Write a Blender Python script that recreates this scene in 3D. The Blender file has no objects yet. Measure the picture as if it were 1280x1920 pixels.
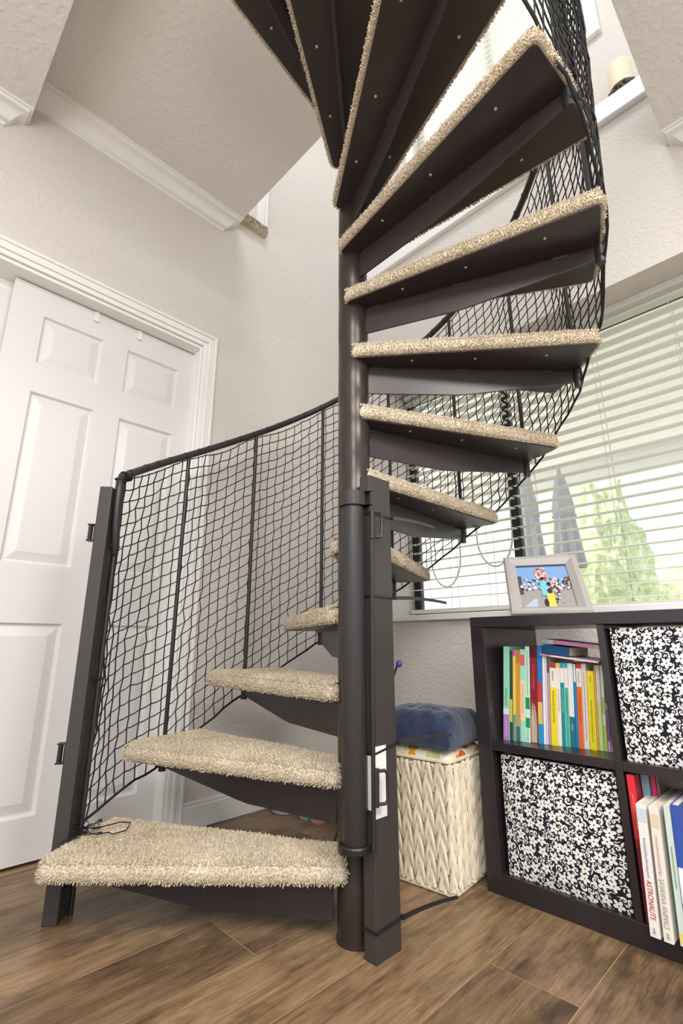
import bpy, bmesh, math, random
import numpy as np
from math import sin, cos, pi, radians, atan2, sqrt
from mathutils import Vector, Matrix, noise as mnoise

SC = bpy.context.scene
COL = SC.collection
R = random.Random(7)

# ------------------------------------------------------------------ materials
def lin(c):
    f = lambda v: v/12.92 if v <= .04045 else ((v+.055)/1.055)**2.4
    return tuple(f(v/255.) for v in c)+(1.,)

class NT:
    """small helper round a node tree"""
    def __init__(s, name):
        s.m = bpy.data.materials.new(name); s.m.use_nodes = True
        s.t = s.m.node_tree; s.b = s.t.nodes['Principled BSDF']
    def n(s, typ, **kw):
        o = s.t.nodes.new(typ)
        for k, v in kw.items():
            if k in o.inputs.keys(): s.set(o.inputs[k], v)
            else: setattr(o, k, v)
        return o
    def set(s, sock, v):
        if isinstance(v, bpy.types.NodeSocket): s.t.links.new(v, sock)
        else: sock.default_value = v
    def math(s, op, a, b=None, c=None):
        o = s.t.nodes.new('ShaderNodeMath'); o.operation = op
        s.set(o.inputs[0], a)
        if b is not None: s.set(o.inputs[1], b)
        if c is not None: s.set(o.inputs[2], c)
        return o.outputs[0]
    def mix(s, f, a, b):
        o = s.t.nodes.new('ShaderNodeMix'); o.data_type = 'RGBA'
        s.set(o.inputs['Factor'], f); s.set(o.inputs[6], a); s.set(o.inputs[7], b)
        return o.outputs[2]
    def ramp(s, f, stops):
        o = s.t.nodes.new('ShaderNodeValToRGB'); e = o.color_ramp.elements
        while len(e) < len(stops): e.new(.5)
        for k, (p, c) in enumerate(stops): e[k].position = p; e[k].color = c
        s.set(o.inputs[0], f); return o.outputs[0]
    def coord(s, scale=(1, 1, 1)):
        tc = s.t.nodes.new('ShaderNodeTexCoord'); mp = s.t.nodes.new('ShaderNodeMapping')
        mp.inputs['Scale'].default_value = scale
        s.t.links.new(tc.outputs['Object'], mp.inputs[0]); return mp.outputs[0]
    def noise(s, vec, scale, detail=3, rough=.55):
        o = s.t.nodes.new('ShaderNodeTexNoise'); s.t.links.new(vec, o.inputs['Vector'])
        o.inputs['Scale'].default_value = scale; o.inputs['Detail'].default_value = detail
        o.inputs['Roughness'].default_value = rough; return o.outputs[0]
    def bump(s, h, strength=.3, dist=.003):
        o = s.t.nodes.new('ShaderNodeBump'); o.inputs['Strength'].default_value = strength
        o.inputs['Distance'].default_value = dist; s.t.links.new(h, o.inputs['Height'])
        s.t.links.new(o.outputs[0], s.b.inputs['Normal'])
    def base(s, v): s.set(s.b.inputs['Base Color'], v)
    def rough(s, v): s.set(s.b.inputs['Roughness'], v)

_pm = {}
def plain(name, c, rough=.5, metal=0., bump=None, var=0., spec=.5):
    if name in _pm: return _pm[name]
    t = NT(name); t.rough(rough); t.b.inputs['Metallic'].default_value = metal
    t.b.inputs['Specular IOR Level'].default_value = spec
    if var or bump: v = t.coord()
    if var:
        n = t.noise(v, 14, 4)
        c0 = lin(tuple(max(0, x*(1-var)) for x in c)); c1 = lin(tuple(min(255, x*(1+var)) for x in c))
        t.base(t.mix(n, c0, c1))
    else: t.base(lin(c))
    if bump: t.bump(t.noise(v, bump[0], 3), bump[1], bump[2])
    _pm[name] = t.m; return t.m

def wallmat(name, c, scale=60, strength=.55):
    t = NT(name); v = t.coord(); t.base(lin(c)); t.rough(.75)
    t.b.inputs['Specular IOR Level'].default_value = .25
    a = t.noise(v, scale, 3, .5)
    h = t.ramp(a, [(.42, (0, 0, 0, 1)), (.62, (1, 1, 1, 1))])
    t.bump(h, strength, .0035); return t.m

M_WALL = wallmat('wall_paint', (220, 213, 206), 60, .34)
M_CEIL = wallmat('ceiling_paint', (226, 222, 217), 42, .45)
M_TRIM = plain('white_trim_paint', (240, 238, 234), .35)
M_DOOR = plain('white_door_paint', (222, 219, 216), .4)
M_METAL = plain('dark_brown_metal', (54, 46, 46), .33, .1, (120, .15, .001), .12)
M_POLE = plain('dark_bronze_pole_paint', (60, 52, 48), .3, .35, (60, .08, .001), .1)
M_RAIL = plain('black_rail_paint', (38, 36, 37), .38)
M_POST = plain('black_painted_wood', (58, 54, 52), .42, 0., (90, .25, .001), .1)
M_NET = plain('black_net_cord', (24, 23, 24), .8)
M_TIE = plain('black_nylon', (28, 26, 27), .4)
M_SCREW = plain('bright_screw', (196, 190, 180), .4, .3)
M_WHITEPL = plain('white_plastic_plate', (236, 234, 230), .45)
M_ROLL = plain('black_mesh_roll', (46, 42, 42), .45, 0., (400, .3, .0006), .1)
M_SHELF = plain('black_brown_laminate', (44, 39, 41), .28, 0., (160, .1, .0005), .1)
M_PAGES = plain('paper_pages', (226, 216, 198), .8)
M_BRONZE = plain('dark_window_frame', (40, 38, 38), .5)
def blind_mat():
    t = NT('white_blind_slat'); t.base(lin((243, 243, 238))); t.rough(.45)
    tl = t.n('ShaderNodeBsdfTranslucent'); tl.inputs[0].default_value = lin((240, 240, 232)); mx = t.n('ShaderNodeMixShader'); mx.inputs[0].default_value = .5
    t.set(mx.inputs[1], t.b.outputs[0]); t.set(mx.inputs[2], tl.outputs[0]); t.set(t.t.nodes['Material Output'].inputs[0], mx.outputs[0]); return t.m
M_BLIND = blind_mat()
M_CORD = plain('grey_cord', (178, 178, 176), .7)

def carpet_mat():
    t = NT('beige_shag_carpet'); v = t.coord(); t.rough(.95); t.b.inputs['Specular IOR Level'].default_value = .1
    f = t.noise(v, 260, 2, .6); g = t.noise(v, 9, 3, .6)
    c = t.ramp(f, [(.28, lin((156, 143, 122))), (.46, lin((209, 199, 180))), (.72, lin((238, 231, 217)))])
    d = t.ramp(g, [(.38, lin((226, 212, 190))), (.62, lin((250, 244, 234)))])
    o = t.n('ShaderNodeMix', data_type='RGBA', blend_type='MULTIPLY'); t.set(o.inputs['Factor'], .55)
    t.set(o.inputs[6], c); t.set(o.inputs[7], d); t.base(o.outputs[2]); return t.m
M_CARPET = carpet_mat()

def floor_mat():
    t = NT('wood_look_plank_tile')
    a = t.n('ShaderNodeAttribute', attribute_name='plank')
    tc = t.n('ShaderNodeTexCoord')
    off = t.n('ShaderNodeVectorMath', operation='ADD')
    sc = t.n('ShaderNodeVectorMath', operation='SCALE'); t.set(sc.inputs[0], a.outputs['Color']); sc.inputs['Scale'].default_value = 17.
    t.set(off.inputs[0], tc.outputs['Object']); t.set(off.inputs[1], sc.outputs[0])
    mp = t.n('ShaderNodeMapping'); mp.inputs['Scale'].default_value = (3.6, 40, 1); t.set(mp.inputs[0], off.outputs[0])
    mp2 = t.n('ShaderNodeMapping'); mp2.inputs['Scale'].default_value = (2.4, 6.5, 1); t.set(mp2.inputs[0], off.outputs[0])
    mp3 = t.n('ShaderNodeMapping'); mp3.inputs['Scale'].default_value = (9, 150, 1); t.set(mp3.inputs[0], off.outputs[0])
    g = t.noise(mp.outputs[0], 1.5, 8, .68); cl = t.noise(mp2.outputs[0], 1.7, 8, .68); fg = t.noise(mp3.outputs[0], 1.5, 3, .6)
    c = t.ramp(g, [(.25, lin((102, 78, 50))), (.5, lin((143, 113, 76))), (.78, lin((172, 143, 104)))])
    d = t.ramp(cl, [(.34, lin((104, 90, 78))), (.44, lin((186, 172, 156))), (.52, lin((228, 220, 208))), (.72, lin((255, 250, 240)))])
    o = t.n('ShaderNodeMix', data_type='RGBA', blend_type='MULTIPLY'); t.set(o.inputs['Factor'], .8); t.set(o.inputs[6], c); t.set(o.inputs[7], d)
    e = t.ramp(fg, [(.35, lin((196, 186, 176))), (.6, (1, 1, 1, 1))])
    o2 = t.n('ShaderNodeMix', data_type='RGBA', blend_type='MULTIPLY'); t.set(o2.inputs['Factor'], .6); t.set(o2.inputs[6], o.outputs[2]); t.set(o2.inputs[7], e)
    hs = t.n('ShaderNodeHueSaturation'); sep = t.n('ShaderNodeSeparateColor'); t.set(sep.inputs[0], a.outputs['Color'])
    val = t.math('MULTIPLY_ADD', sep.outputs[0], .45, .80); t.set(hs.inputs['Value'], val)
    hs.inputs['Saturation'].default_value = .86
    t.set(hs.inputs['Color'], o2.outputs[2]); t.base(hs.outputs[0])
    t.rough(t.math('MULTIPLY_ADD', fg, .25, .28)); t.bump(fg, .15, .001); return t.m
M_FLOOR = floor_mat()
M_GROUT = plain('pale_grout', (164, 138, 104), .8)

def floral_mat():
    t = NT('navy_white_floral_fabric'); t.rough(.85); t.b.inputs['Specular IOR Level'].default_value = .1
    tc = t.n('ShaderNodeTexCoord'); sp = t.n('ShaderNodeSeparateXYZ'); t.set(sp.inputs[0], tc.outputs['Object'])
    cb = t.n('ShaderNodeCombineXYZ'); t.set(cb.inputs[0], t.math('ADD', sp.outputs[1], t.math('MULTIPLY', sp.outputs[0], 1.0)))
    t.set(cb.inputs[1], sp.outputs[2])
    def cell(scale, rnd, off):
        mp = t.n('ShaderNodeVectorMath', operation='MULTIPLY_ADD'); t.set(mp.inputs[0], cb.outputs[0])
        mp.inputs[1].default_value = (scale,)*3; mp.inputs[2].default_value = off
        v = t.n('ShaderNodeTexVoronoi', voronoi_dimensions='2D'); t.set(v.inputs['Vector'], mp.outputs[0]); v.inputs['Scale'].default_value = 1.; v.inputs['Randomness'].default_value = rnd
        d = t.n('ShaderNodeVectorMath', operation='SUBTRACT'); t.set(d.inputs[0], mp.outputs[0]); t.set(d.inputs[1], v.outputs['Position'])
        s = t.n('ShaderNodeSeparateXYZ'); t.set(s.inputs[0], d.outputs[0])
        ang = t.math('ARCTAN2', s.outputs[1], s.outputs[0]); r = v.outputs['Distance']
        sc = t.n('ShaderNodeSeparateColor'); t.set(sc.inputs[0], v.outputs['Color'])
        return ang, r, sc.outputs[0]
    a, r, h = cell(29., .6, (0, 0, 0))
    pet = t.math('MULTIPLY_ADD', t.math('ABSOLUTE', t.math('COSINE', t.math('MULTIPLY_ADD', a, 2.5, t.math('MULTIPLY', h, 6.)))), .24, .17)
    fl = t.math('LESS_THAN', r, pet)
    eye = t.math('LESS_THAN', r, .055)
    fl = t.math('SUBTRACT', fl, eye)
    near = t.math('LESS_THAN', r, .44)
    a2, r2, h2 = cell(60., .8, (3.3, 1.7, 0))
    sw = t.math('SINE', t.math('ADD', t.math('MULTIPLY', t.math('LOGARITHM', t.math('ADD', r2, .02), 2.718), 4.2), t.math('MULTIPLY_ADD', h2, 6.28, a2)))
    curl = t.math('MULTIPLY', t.math('GREATER_THAN', sw, .0), t.math('LESS_THAN', r2, .62))
    curl = t.math('MULTIPLY', curl, t.math('SUBTRACT', 1., near))
    f = t.math('MAXIMUM', fl, curl)
    t.base(t.mix(f, lin((38, 38, 48)), lin((238, 236, 232)))); return t.m
M_FLORAL = floral_mat()

def glass_mat():
    t = NT('window_glass'); t.t.nodes.remove(t.b)
    tr = t.n('ShaderNodeBsdfTransparent'); gl = t.n('ShaderNodeBsdfGlossy'); gl.inputs['Roughness'].default_value = .02
    mx = t.n('ShaderNodeMixShader'); mx.inputs[0].default_value = .05
    t.set(mx.inputs[1], tr.outputs[0]); t.set(mx.inputs[2], gl.outputs[0])
    t.set(t.t.nodes['Material Output'].inputs[0], mx.outputs[0]); return t.m
M_GLASS = glass_mat()

def liner_mat():
    t = NT('leaf_print_cotton'); v = t.coord(); t.rough(.9)
    vo = t.n('ShaderNodeTexVoronoi'); t.set(vo.inputs['Vector'], v); vo.inputs['Scale'].default_value = 17.
    sc = t.n('ShaderNodeSeparateColor'); t.set(sc.inputs[0], vo.outputs['Color'])
    leaf = t.math('LESS_THAN', vo.outputs['Distance'], .42)
    c = t.ramp(sc.outputs[0], [(.0, lin((226, 160, 20))), (.38, lin((200, 96, 30))), (.6, lin((232, 176, 40))), (.75, lin((196, 200, 140)))])
    for e in t.t.nodes:
        if e.type == 'VALTORGB': e.color_ramp.interpolation = 'CONSTANT'
    t.base(t.mix(leaf, lin((238, 228, 206)), c)); return t.m
M_LINER = liner_mat()

def fleece_mat():
    t = NT('navy_fleece'); v = t.coord(); t.rough(.95)
    t.base(t.ramp(t.noise(v, 22, 5, .65), [(.35, lin((16, 25, 50))), (.6, lin((36, 52, 88))), (.8, lin((70, 88, 130)))]))
    t.b.inputs['Sheen Weight'].default_value = .4; t.bump(t.noise(v, 220, 2), .6, .004); return t.m
M_FLEECE = fleece_mat()
M_WICKER = plain('cream_wicker', (232, 220, 196), .75, 0., (180, .3, .001), .1)

# ------------------------------------------------------------------ mesh builder
class MB:
    def __init__(s): s.v = []; s.f = []; s.mi = []; s.cur = 0
    def quad_box(s, P):
        b = len(s.v); s.v += [tuple(p) for p in P]
        for q in ((0, 3, 2, 1), (4, 5, 6, 7), (0, 1, 5, 4), (1, 2, 6, 5), (2, 3, 7, 6), (3, 0, 4, 7)):
            s.f.append(tuple(b+i for i in q)); s.mi.append(s.cur)
        return s
    def box(s, x0, x1, y0, y1, z0, z1):
        return s.quad_box([(x0, y0, z0), (x1, y0, z0), (x1, y1, z0), (x0, y1, z0), (x0, y0, z1), (x1, y0, z1), (x1, y1, z1), (x0, y1, z1)])
    def prism(s, poly, z0, z1):
        b = len(s.v); n = len(poly)
        s.v += [(x, y, z0) for x, y in poly]+[(x, y, z1) for x, y in poly]
        s.f.append(tuple(b+i for i in reversed(range(n)))); s.f.append(tuple(b+n+i for i in range(n)))
        for i in range(n): j = (i+1) % n; s.f.append((b+i, b+j, b+n+j, b+n+i))
        s.mi += [s.cur]*(n+2); return s
    def tube(s, pts, r, n=8, caps=True, closed=False):
        P = [Vector(p) for p in pts]; m = len(P); rr = r if isinstance(r, (list, tuple)) else [r]*m
        b = len(s.v); up = None
        for i in range(m):
            if closed: d = P[(i+1) % m]-P[i-1]
            else: d = P[min(i+1, m-1)]-P[max(i-1, 0)]
            d.normalize()
            if up is None:
                up = Vector((0, 0, 1)) if abs(d.z) < .9 else Vector((1, 0, 0))
            u = up-d*up.dot(d)
            if u.length < 1e-5: u = d.orthogonal()
            u.normalize(); w = d.cross(u); up = u
            for k in range(n):
                a = 2*pi*k/n; s.v.append(tuple(P[i]+(u*cos(a)+w*sin(a))*rr[i]))
        for i in range(m if closed else m-1):
            j = (i+1) % m
            for k in range(n):
                l = (k+1) % n
                s.f.append((b+i*n+k, b+i*n+l, b+j*n+l, b+j*n+k)); s.mi.append(s.cur)
        if caps and not closed:
            s.f.append(tuple(b+k for k in reversed(range(n)))); s.f.append(tuple(b+(m-1)*n+k for k in range(n))); s.mi += [s.cur]*2
        return s
    def lathe(s, prof, n=32, c=(0, 0, 0)):
        b = len(s.v); m = len(prof)
        for r, z in prof:
            for k in range(n):
                a = 2*pi*k/n; s.v.append((c[0]+r*cos(a), c[1]+r*sin(a), c[2]+z))
        for i in range(m-1):
            for k in range(n):
                l = (k+1) % n; s.f.append((b+i*n+k, b+i*n+l, b+(i+1)*n+l, b+(i+1)*n+k)); s.mi.append(s.cur)
        s.f.append(tuple(b+k for k in reversed(range(n)))); s.f.append(tuple(b+(m-1)*n+k for k in range(n))); s.mi += [s.cur]*2
        return s
    def ball(s, c, r, n=12, m=8, sq=(1, 1, 1)):
        pr = [(max(1e-4, sin(pi*i/m)), -cos(pi*i/m)) for i in range(m+1)]
        b = len(s.v); s.lathe(pr, n)
        for i in range(b, len(s.v)):
            x, y, z = s.v[i]; s.v[i] = (c[0]+x*r*sq[0], c[1]+y*r*sq[1], c[2]+z*r*sq[2])
        return s
    def xf(s, M, start=0):
        for i in range(start, len(s.v)): s.v[i] = tuple(M @ Vector(s.v[i]))
        return s
    def build(s, name, mat, parent=None, at=(0, 0, 0), bevel=0., smooth=False, seg=2):
        me = bpy.data.meshes.new(name)
        o3 = Vector(at)
        me.from_pydata([tuple(Vector(v)-o3) for v in s.v], [], s.f)
        mats = mat if isinstance(mat, (list, tuple)) else [mat]
        for m in mats: me.materials.append(m)
        if len(mats) > 1: me.polygons.foreach_set('material_index', s.mi)
        if smooth: me.polygons.foreach_set('use_smooth', [True]*len(me.polygons))
        me.update()
        o = bpy.data.objects.new(name, me); COL.objects.link(o)
        if parent is not None: o.parent = parent
        else: o.location = at
        if bevel:
            md = o.modifiers.new('bevel', 'BEVEL'); md.width = bevel; md.segments = seg; md.limit_method = 'ANGLE'; md.angle_limit = radians(40)
        if smooth:
            bmx = bmesh.new(); bmx.from_mesh(me)
            for e in bmx.edges:
                if len(e.link_faces) == 2 and e.calc_face_angle(0) > radians(38): e.smooth = False
            bmx.to_mesh(me); bmx.free()
        return o

def tag(o, label, cat, group=None, kind=None):
    if label: o['label'] = label
    if cat: o['category'] = cat
    if group: o['group'] = group
    if kind: o['kind'] = kind
    return o
def empty(name, loc, label, cat, group=None, rot=(0, 0, 0)):
    o = bpy.data.objects.new(name, None); COL.objects.link(o); o.location = loc; o.rotation_euler = rot
    o.empty_display_size = .05
    return tag(o, label, cat, group)
def structure(o): o['kind'] = 'structure'; return o

# ------------------------------------------------------------------ camera
cam = bpy.data.cameras.new('camera'); co = bpy.data.objects.new('camera', cam); COL.objects.link(co)
cam.sensor_fit = 'HORIZONTAL'; cam.sensor_width = 36.; cam.lens = 916./1280.*36.; cam.clip_start = .02
co.location = (0, 0, .70); co.rotation_euler = (radians(90+15.0909), 0, radians(45.249-90))
SC.camera = co

# ------------------------------------------------------------------ room shell
X1, Y1 = 2.085, 1.955
def bld_struct(mb, name, mat, bevel=0.): return structure(mb.build(name, mat, None, (0, 0, 0), bevel))

# floor of separate planks in one mesh
fm = MB(); pl = []
rowY = .115
rows = range(-16, 12)
joint = {1: .945, 2: 1.18, 3: 1.485, 4: .26, 5: .82, 6: .10}
for r in rows:
    y0 = rowY+.2*r; y1 = y0+.2
    j = joint.get(r, R.uniform(0, 1.2)); x = j-1.2*math.ceil((j+2.6)/1.2)
    while x < 2.10:
        xa, xb = max(x, -2.6), min(x+1.2, 2.10); ya, yb = max(y0, -3), min(y1, 2.0)
        if xb-xa > .02 and yb-ya > .01:
            g = .0013
            b = len(fm.v); fm.v += [(xa+g, ya+g, 0), (xb-g, ya+g, 0), (xb-g, yb-g, 0), (xa+g, yb-g, 0)]
            fm.f.append((b, b+1, b+2, b+3)); fm.mi.append(0); pl.append((R.random(), R.random(), R.random(), 1))
        x += 1.2
fm.cur = 1; fm.box(-2.6, 2.10, -3, 2.32, -.06, -.0006); pl += [(.5, .5, .5, 1)]*6
fo = bld_struct(fm, 'floor', [M_FLOOR, M_GROUT])
at = fo.data.attributes.new('plank', 'FLOAT_COLOR', 'FACE')
at.data.foreach_set('color', [c for q in pl for c in q])

DX, DZ = .99, 2.09            # closet opening (right edge, top)
w = MB()
w.box(DX, X1, Y1, Y1+.16, 0, 3.0); w.box(-2.6, DX, Y1, Y1+.16, DZ, 3.0)
w.box(-2.6, 2.36, Y1, Y1+.16, 3.0, 5.5); w.box(-2.6, -1.1, Y1, Y1+.16, 0, DZ); w.box(X1, 2.36, Y1, Y1+.16, 0, 3.0)
w.box(-1.1, DX+.1, Y1+.35, Y1+.40, 0, DZ+.1); w.box(-1.15, -1.1, Y1+.16, Y1+.40, 0, DZ+.1); w.box(DX+.1, DX+.15, Y1+.16, Y1+.40, 0, DZ+.1); w.box(-1.15, DX+.15, Y1+.16, Y1+.40, DZ+.1, DZ+.15)
bld_struct(w, 'wall_left', M_WALL)
WX = 2.34; WY = 1.72; WYr = -.62; WZ0, WZ1 = .812, 2.198
w = MB()
w.box(X1, WX, WY, Y1, 0, 3.03); w.box(X1, WX, -3, WYr, 0, 3.03); w.box(X1, WX, WYr, WY, 0, WZ0); w.box(X1, WX, WYr, WY, WZ1, 3.03)
UX = 2.2; uY0, uY1, uZ0, uZ1 = .385, 1.50, 3.79, 4.95
w.box(UX, UX+.14, -3, uY0, 3.03, 5.5); w.box(UX, UX+.14, uY1, Y1, 3.03, 5.5); w.box(UX, UX+.14, uY0, uY1, 3.03, uZ0); w.box(UX, UX+.14, uY0, uY1, uZ1, 5.5)
bld_struct(w, 'wall_right', M_WALL)

# ceilings: main lower ceiling with an opening, a shallower middle piece, and the upper ceiling
CX, CY, CZ = .158, .165, 2.73
c = MB(); c.box(-2.6, CX, -3, Y1, CZ, 3.0); c.box(CX, X1, -3, CY, CZ, 3.0)
bld_struct(c, 'ceiling', M_CEIL)
c = MB(); c.box(CX, 1.118, 1.05, Y1, 2.90, 3.0)
bld_struct(c, 'ceiling_landing', M_CEIL)
c = MB(); c.box(-2.6, 2.36, -3, Y1+.16, 5.5, 5.6); bld_struct(c, 'ceiling_upper', M_CEIL)

# mitred and returned crown mouldings; profile (projection from wall, height)
PROF = [(0., 0.), (.011, .0), (.012, .012), (.02, .016), (.03, .03), (.044, .048), (.062, .062), (.072, .066), (.074, .076), (.084, .078), (.084, .0855), (0., .0855)]
def crown(name, axis, a0, a1, z0, sgn=1):
    """axis X: along the left wall from a0 to a1(return at a1); axis Y: along right wall"""
    m = MB(); n = len(PROF)
    def P(a, d, z): return (a, Y1-d, z0+z) if axis == 'X' else (X1-d, a, z0+z)
    for d, z in PROF: m.v.append(P(a0, d, z))
    for d, z in PROF: m.v.append(P(a1+sgn*(d-.084), d, z))
    for d, z in PROF: m.v.append(P(a1+sgn*(d-.084), 0, z))
    for k in range(2):
        for i in range(n-1): m.f.append((k*n+i, k*n+i+1, (k+1)*n+i+1, (k+1)*n+i)); m.mi.append(0)
    return structure(m.build(name, M_TRIM, None, (0, 0, 0), 0, True))
crown('trim_1', 'X', -2.6, CX, 2.6445); crown('trim_2', 'X', CX, 1.118, 2.8145); crown('trim_3', 'Y', -3, CY, 2.6445)

# closet door casing (stepped profile), head jamb and side jamb
def casing():
    m = MB()
    steps = [(0, .014, .022), (.014, .030, .016), (.030, .046, .020), (.046, .067, .012)]   # from outer edge inwards
    ox, oz = DX+.067, DZ+.072
    for a, b, t in steps:
        m.box(ox-b, ox-a, Y1-t, Y1, 0, oz-a); m.box(-1.2, ox-b, Y1-t, Y1, oz-b, oz-a)
    m.box(DX-.012, DX, Y1-.002, Y1+.16, 0, DZ); m.box(-1.1, DX-.012, Y1-.002, Y1+.16, DZ-.012, DZ)
    m.box(-1.1, DX-.012, Y1+.115, Y1+.135, DZ-.07, DZ-.012)
    return structure(m.build('trim_4', M_TRIM, None, (0, 0, 0), .003))
casing()

# six panel doors
def door(name, xa, xb, z0, z1, y, panels):
    m = MB(); zs = sorted({z0, z1, *[p[2] for p in panels], *[p[3] for p in panels]})
    xs = sorted({xa, xb, *[p[0] for p in panels], *[p[1] for p in panels]})
    def inside(cx, cz): return any(p[0] < cx < p[1] and p[2] < cz < p[3] for p in panels)
    m.box(xa, xb, y+.016, y+.035, z0, z1)
    for i in range(len(xs)-1):
        for j in range(len(zs)-1):
            if not inside((xs[i]+xs[i+1])/2, (zs[j]+zs[j+1])/2):
                a, b, cc, d = xs[i], xs[i+1], zs[j], zs[j+1]; k = len(m.v)
                m.v += [(a, y, cc), (b, y, cc), (b, y, d), (a, y, d)]; m.f.append((k, k+1, k+2, k+3)); m.mi.append(0)
    # outer rim
    k = len(m.v); m.v += [(xa, y, z0), (xb, y, z0), (xb, y, z1), (xa, y, z1), (xa, y+.017, z0), (xb, y+.017, z0), (xb, y+.017, z1), (xa, y+.017, z1)]
    for i in range(4): j = (i+1) % 4; m.f.append((k+i, k+4+i, k+4+j, k+j)); m.mi.append(0)
    for (a, b, cc, d) in panels:
        rings = [(0, 0), (.007, .011), (.012, .012), (.042, .003), (.044, .0025)]
        idx = []
        for ins, dep in rings:
            k = len(m.v); m.v += [(a+ins, y+dep, cc+ins), (b-ins, y+dep, cc+ins), (b-ins, y+dep, d-ins), (a+ins, y+dep, d-ins)]; idx.append(k)
        for q in range(len(rings)-1):
            for i in range(4):
                j = (i+1) % 4; m.f.append((idx[q]+i, idx[q]+j, idx[q+1]+j, idx[q+1]+i)); m.mi.append(0)
        k = idx[-1]; m.f.append((k, k+1, k+2, k+3)); m.mi.append(0)
    return structure(m.build(name, M_DOOR, None, (0, 0, 0)))
def six(x0, dx=0):
    P = []
    for a, b in ((.338, .566), (.668, .905)):
        for cc, d in ((.15, .77), (.975, 1.628), (1.75, 1.957)): P.append((a+dx, b+dx, cc, d))
    return P
door('door_1', .225, .985, .014, 2.073, 2.018, six(0))
door('door_2', -.50, .262, .014, 2.035, 2.062, six(0, -.725))
for i, (hx, lab) in enumerate(((.526, 'small white hook over the closet door top, farther from the right jamb'), (.711, 'small white hook over the closet door top, nearer the right jamb'))):
    m = MB(); m.box(hx-.009, hx+.009, 2.0145, 2.0165, 2.03, 2.0755); m.box(hx-.009, hx+.009, 2.0145, 2.058, 2.0740, 2.0758); m.box(hx-.009, hx+.009, 2.008, 2.0165, 2.026, 2.03)
    o = m.build('door_hook' if i == 0 else 'door_hook.001', M_WHITEPL, None, (hx, 2.03, 2.03)); tag(o, lab, 'hook', 'hooks over the closet door')

# baseboards
def base(name, boxes):
    m = MB()
    for b in boxes: m.box(*b)
    return structure(m.build(name, M_TRIM, None, (0, 0, 0), .004))
base('baseboard_left', [(DX+.067, X1, Y1-.014, Y1, 0, .085), (DX+.067, X1, Y1-.009, Y1, .085, .10)])
base('baseboard_right', [(X1-.014, X1, -3, Y1-.014, 0, .085), (X1-.009, X1, -3, Y1-.014, .085, .10)])

# window sill, ledge under the upper window, casing in the upper storey
m = MB(); m.box(X1, WX-.04, WYr, WY-.001, WZ0+.0005, WZ0+.03); m.box(X1-.028, X1, WYr-.03, WY+.022, WZ0+.0005, WZ0+.03)
structure(m.build('trim_5', M_TRIM, None, (0, 0, 0), .004))
m = MB(); m.box(2.055, UX+.01, -3, Y1-.001, 3.032, 3.14); structure(m.build('trim_6', M_TRIM, None, (0, 0, 0), .006))
m = MB()
for a, b, t in ((0, .02, .03), (.02, .05, .02), (.05, .065, .028)):
    m.box(1.245+a, 1.245+b, Y1-t, Y1, 3.005, 5.2)
structure(m.build('trim_7', M_TRIM, None, (0, 0, 0), .003))

# windows: frames, mullion, glass
def window(name, x, y0, y1, z0, z1, mull, mat, fw=.045):
    m = MB(); d = .035
    m.box(x, x+d, y0, y0+fw, z0, z1); m.box(x, x+d, y1-fw, y1, z0, z1); m.box(x, x+d, y0+fw, y1-fw, z0, z0+.02); m.box(x, x+d, y0+fw, y1-fw, z1-fw, z1)
    for q in mull: m.box(x+.001, x+d-.001, q-.022, q+.022, z0+.02, z1-fw)
    fr = structure(m.build(name, mat, None, (0, 0, 0), .003))
    ys = [y0+fw]+sorted(mull)+[y1-fw]
    for i in range(len(ys)-1):
        g = MB(); g.box(x+.015, x+.019, ys[i], ys[i+1], z0+.02, z1-fw); g.build('window_pane', M_GLASS, fr)
    return fr
window('window_1', 2.295, WYr, WY, WZ0+.03, WZ1, [1.075], M_BRONZE)
window('window_2', UX+.06, uY0, uY1, uZ0, uZ1, [.94], M_TRIM)
m = MB()
for a, b, t in ((0, .018, .028), (.018, .05, .018)):
    m.box(UX-t, UX, uY0-.06+b, uY1+.06-b, uZ0-.06+a, uZ0-.06+b); m.box(UX-t, UX, uY0-.06+b, uY1+.06-b, uZ1+.06-b, uZ1+.06-a)
    m.box(UX-t, UX, uY0-.06+a, uY0-.06+b, uZ0-.06+a, uZ1+.06-a); m.box(UX-t, UX, uY1+.06-b, uY1+.06-a, uZ0-.06+a, uZ1+.06-a)
m.box(UX-.01, UX+.06, uY0-.012, uY0, uZ0, uZ1); m.box(UX-.01, UX+.06, uY0, uY1, uZ0-.012, uZ0)
structure(m.build('trim_8', M_TRIM, None, (0, 0, 0), .003))

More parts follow.
